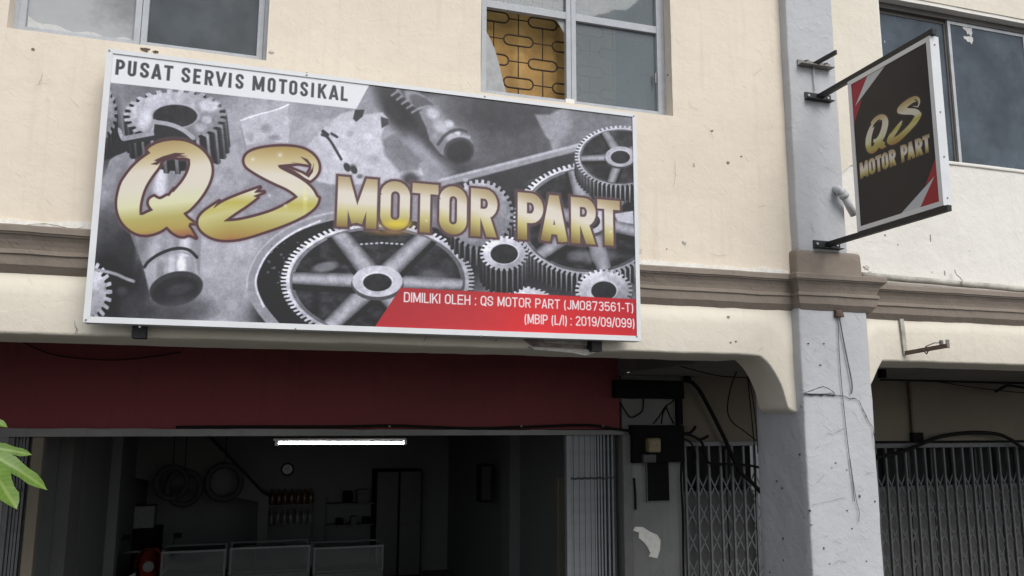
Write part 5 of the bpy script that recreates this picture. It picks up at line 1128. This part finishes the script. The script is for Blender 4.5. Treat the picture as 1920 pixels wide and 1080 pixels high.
# motorcycle waiting inside: red and white fairing
def motorcycle():
    t = thing('motorcycle', 'red and white motorcycle parked in the dim left of the shop', 'motorcycle', (-1.2,6.5,ZF)); ox, oy = -1.22, 6.75
    g = lambda x, y, z: (ox+x, oy+y, ZF+z)          # x across, y along (front towards the street, -y)
    for yy in (-.55, .62):
        w = MB().tube([g(0, yy+.27*math.cos(k*math.pi/12), .30+.27*math.sin(k*math.pi/12)) for k in range(25)], .045, 8, False).build('wheel', MAT['rubber'], t, True)
        MB().tube([g(0, yy+.22*math.cos(k*math.pi/12), .30+.22*math.sin(k*math.pi/12)) for k in range(25)], .015, 6, False).build('rim', MAT['chrome'], w, True)
        for k in range(6): MB().tube([g(0,yy,.30), g(0,yy+.22*math.cos(k*math.pi/3),.30+.22*math.sin(k*math.pi/3))], .008, 5).build('spoke', MAT['steel'], w)
    for s in (-1, 1): MB().tube([g(s*.075,-.55,.30), g(s*.075,-.42,.62), g(s*.06,-.33,.88)], .022, 8).build('fork', MAT['chrome'], t, True)
    body = MB(); prof = [(-.36,.52,.10),(-.30,.78,.12),(-.18,.62,.10),(.0,.50,.10),(.25,.58,.12),(.55,.70,.13),(.85,.80,.08)]
    rows = []
    for y, z, w in prof:
        r = []
        for k in range(10): an = 2*math.pi*k/10; body.v.append(g(math.cos(an)*w, y, z+math.sin(an)*.10)); r.append(len(body.v)-1)
        rows.append(r)
    for p, q in zip(rows, rows[1:]):
        for k in range(10): body.f.append((p[k], p[(k+1) % 10], q[(k+1) % 10], q[k]))
    body.f.append(tuple(rows[0])); body.f.append(tuple(rows[-1])); body.build('body', MAT['redplastic'], t, True)
    fr = MB(); pr = [(.06,.70),(.16,.78),(.19,.92),(.15,1.04),(.07,1.10)]; L = []
    for yy, sc in ((-.50,.55),(-.44,.9),(-.34,1.0)):
        r = []
        for x, z in pr: fr.v.append(g(-x*sc, yy, z)); r.append(len(fr.v)-1)
        for x, z in pr[::-1]: fr.v.append(g(x*sc, yy, z)); r.append(len(fr.v)-1)
        L.append(r)
    for p, q in zip(L, L[1:]):
        for k in range(10): fr.f.append((p[k], p[(k+1) % 10], q[(k+1) % 10], q[k]))
    fr.f.append(tuple(L[0])); fr.f.append(tuple(L[-1][::-1])); fr.build('front_cowl', MAT['redplastic'], t, True)
    for s in (-1, 1):
        MB().add([g(s*.10,-.36,.86),g(s*.24,-.28,.76),g(s*.22,-.20,.40),g(s*.12,-.26,.34),g(s*.10,-.33,.85),g(s*.235,-.25,.75),g(s*.215,-.17,.40),g(s*.12,-.23,.34)], [(0,1,2,3),(7,6,5,4),(0,4,5,1),(1,5,6,2),(2,6,7,3),(3,7,4,0)]).build('leg_shield', MAT['whiteplastic'], t)
        MB().tube([g(0,-.34,1.02), g(s*.16,-.32,1.06), g(s*.34,-.24,1.04)], .013, 8).build('handlebar', MAT['steel'], t, True); MB().tube([g(s*.22,-.30,1.06), g(s*.28,-.30,1.22)], .006, 6).build('mirror_stalk', MAT['board'], t)
        MB().rbox(ox+s*.30-.05, ox+s*.30+.05, oy-.31, oy-.29, ZF+1.20, ZF+1.27, .008, .04).build('mirror', MAT['board'], t, True)
    MB().tube([g(0,-.52,.90), g(0,-.50,.90)], .065, 14).build('headlight', MAT['gate'], t); MB().rbox(ox-.11,ox+.11,oy+.05,oy+.72,ZF+.74,ZF+.82,.03,.08).build('seat', MAT['rubber'], t, True)
    MB().rbox(ox-.07,ox+.07,oy-.68,oy-.42,ZF+.60,ZF+.63,.01,.06).build('mudguard', MAT['redplastic'], t, True)
    MB().rbox(ox-.12,ox+.12,oy-.12,oy+.25,ZF+.20,ZF+.44,.03,.08).build('engine', MAT['steel'], t, True); MB().tube([g(.15,.0,.25), g(.17,.4,.24), g(.17,.8,.34)], .035, 8).build('exhaust', MAT['chrome'], t, True); MB().tube([g(-.08,.1,.22), g(-.25,.16,.0)], .012, 6).build('side_stand', MAT['steel'], t)
motorcycle()

# ================================================================== young mango tree at the kerb, left of the view
tx, ty = -1.55, -2.75
tree = thing('mango_tree', 'young tree whose bright green leaves reach in at the left edge', 'tree', (tx, ty, 0))
MB().tube(sm([(tx,ty,0),(tx+.03,ty+.02,.7),(tx-.02,ty,1.4),(tx+.03,ty-.02,2.0),(tx+.05,ty,2.6),(tx+.03,ty+.02,3.1)]), [.05-.0011*i for i in range(31)], 8).build('trunk', MAT['bark'], tree, True)
def leafmesh(L=.17, W=.021, droop=.35, fold=.25):
    mb = MB(); n = 10
    for i in range(n+1):
        s = i/n; w = W*(math.sin(math.pi*min(1, s**.95))**.62+.02)*(1-.15*s); x = L*s; z = -droop*L*s*s
        wv = .0022*math.sin(s*17)
        for k, f in ((-1,-1),(-.5,-.5),(0,0),(.5,.5),(1,1)): mb.v.append((x, w*k+(wv*k if abs(k) == 1 else 0), z+fold*w*abs(k)+.0012*math.sin(s*23+k)))
    for i in range(n):
        for k in range(4): a = i*5+k; mb.f.append((a, a+5, a+6, a+1))
    me = mb.mesh('leaf', True); me.materials.append(MAT['leaf']); return me
LM = [leafmesh(.17,.0195,.25), leafmesh(.15,.0185,.5), leafmesh(.19,.020,.35), leafmesh(.13,.018,.15)]
def leaf(par, base, d, roll=0.0, k=0, sc=1.0):
    d = Vector(d).normalized(); side = d.cross(Vector((0,0,1)))
    if side.length < .05: side = Vector((1,0,0))
    side.normalize(); up = side.cross(d); R = Matrix((d, -side, up)).transposed().to_4x4()
    R = R @ Matrix.Rotation(roll, 4, 'X'); o = bpy.data.objects.new('leaf', LM[k]); COL.objects.link(o); o.parent = par
    o.matrix_basis = Matrix.Translation(Vector(base)) @ R @ Matrix.Scale(sc, 4); return o
rb = random.Random(5)
tips = []
for z, an, ln in ((1.9,2.6,.5),(2.0,-1.9,.55),(2.2,3.6,.6),(2.35,1.3,.55),(2.6,2.2,.55),(2.75,-2.3,.6),(2.9,3.0,.5),(3.05,.9,.45),(3.1,4.4,.35)):
    p0 = Vector((tx+.03,ty,z)); d = Vector((math.cos(an),math.sin(an),.55)); pts = sm([p0, p0+d*ln*.5, p0+d*ln*.8+Vector((0,0,.05)), p0+d*ln])
    b = MB().tube(pts, [.016-.012*i/len(pts) for i in range(len(pts))], 6).build('branch', MAT['bark'], tree, True); tips.append((b, pts[-1], d))
# the twig that reaches towards the view
tp = at(-40, 838, -2.6)
b = MB().tube(sm([(tx+.04,ty,2.35), (tx+.25,ty+.06,2.62), (tp.x-.22,-2.62,tp.z-.03), tp]), [.014-.0006*i for i in range(19)], 6).build('branch', MAT['bark'], tree, True); b_main = b
for b, e, d in tips:
    for k in range(11):
        an = 2*math.pi*k/11+rb.random(); leaf(b, e-d*.02*rb.random()*k, (math.cos(an)+d.x*.7, math.sin(an)+d.y*.7, -.25-.7*rb.random()+.5*(k % 3 == 0)), rb.uniform(-.5,.5), rb.randrange(4), rb.uniform(.8,1.15))
def leaf_to(p, q, roll, k, Yp=-2.6, Yq=-2.6):       # a leaf whose base and tip were surveyed
    a = at(*p, Yp); c = at(*q, Yq); L = (.17,.15,.19,.13)[k]; drop = (.25,.5,.35,.15)[k]; v = c-a; s = v.length/L/math.sqrt(1+drop*drop); 
    d = (v.normalized()+Vector((0,0,1))*drop*.75).normalized(); return leaf(b_main, a, d, roll, k, s)
leaf_to((-48,836),(56,863), 1.15, 0); leaf_to((-46,842),(61,937), .85, 1, -2.6, -2.66); leaf_to((-40,850),(28,953), .35, 3, -2.6, -2.72); leaf_to((-52,770),(13,803), .9, 3); leaf_to((-44,840),(-70,960), .6, 2); leaf_to((-44,836),(-150,900), .5, 1)
for k in range(5): leaf(b_main, tp+Vector((-.05-.03*k,.0,.0)), (-.5+.2*k, math.cos(k*2.1), .2-.25*k), .3*k, k % 4)
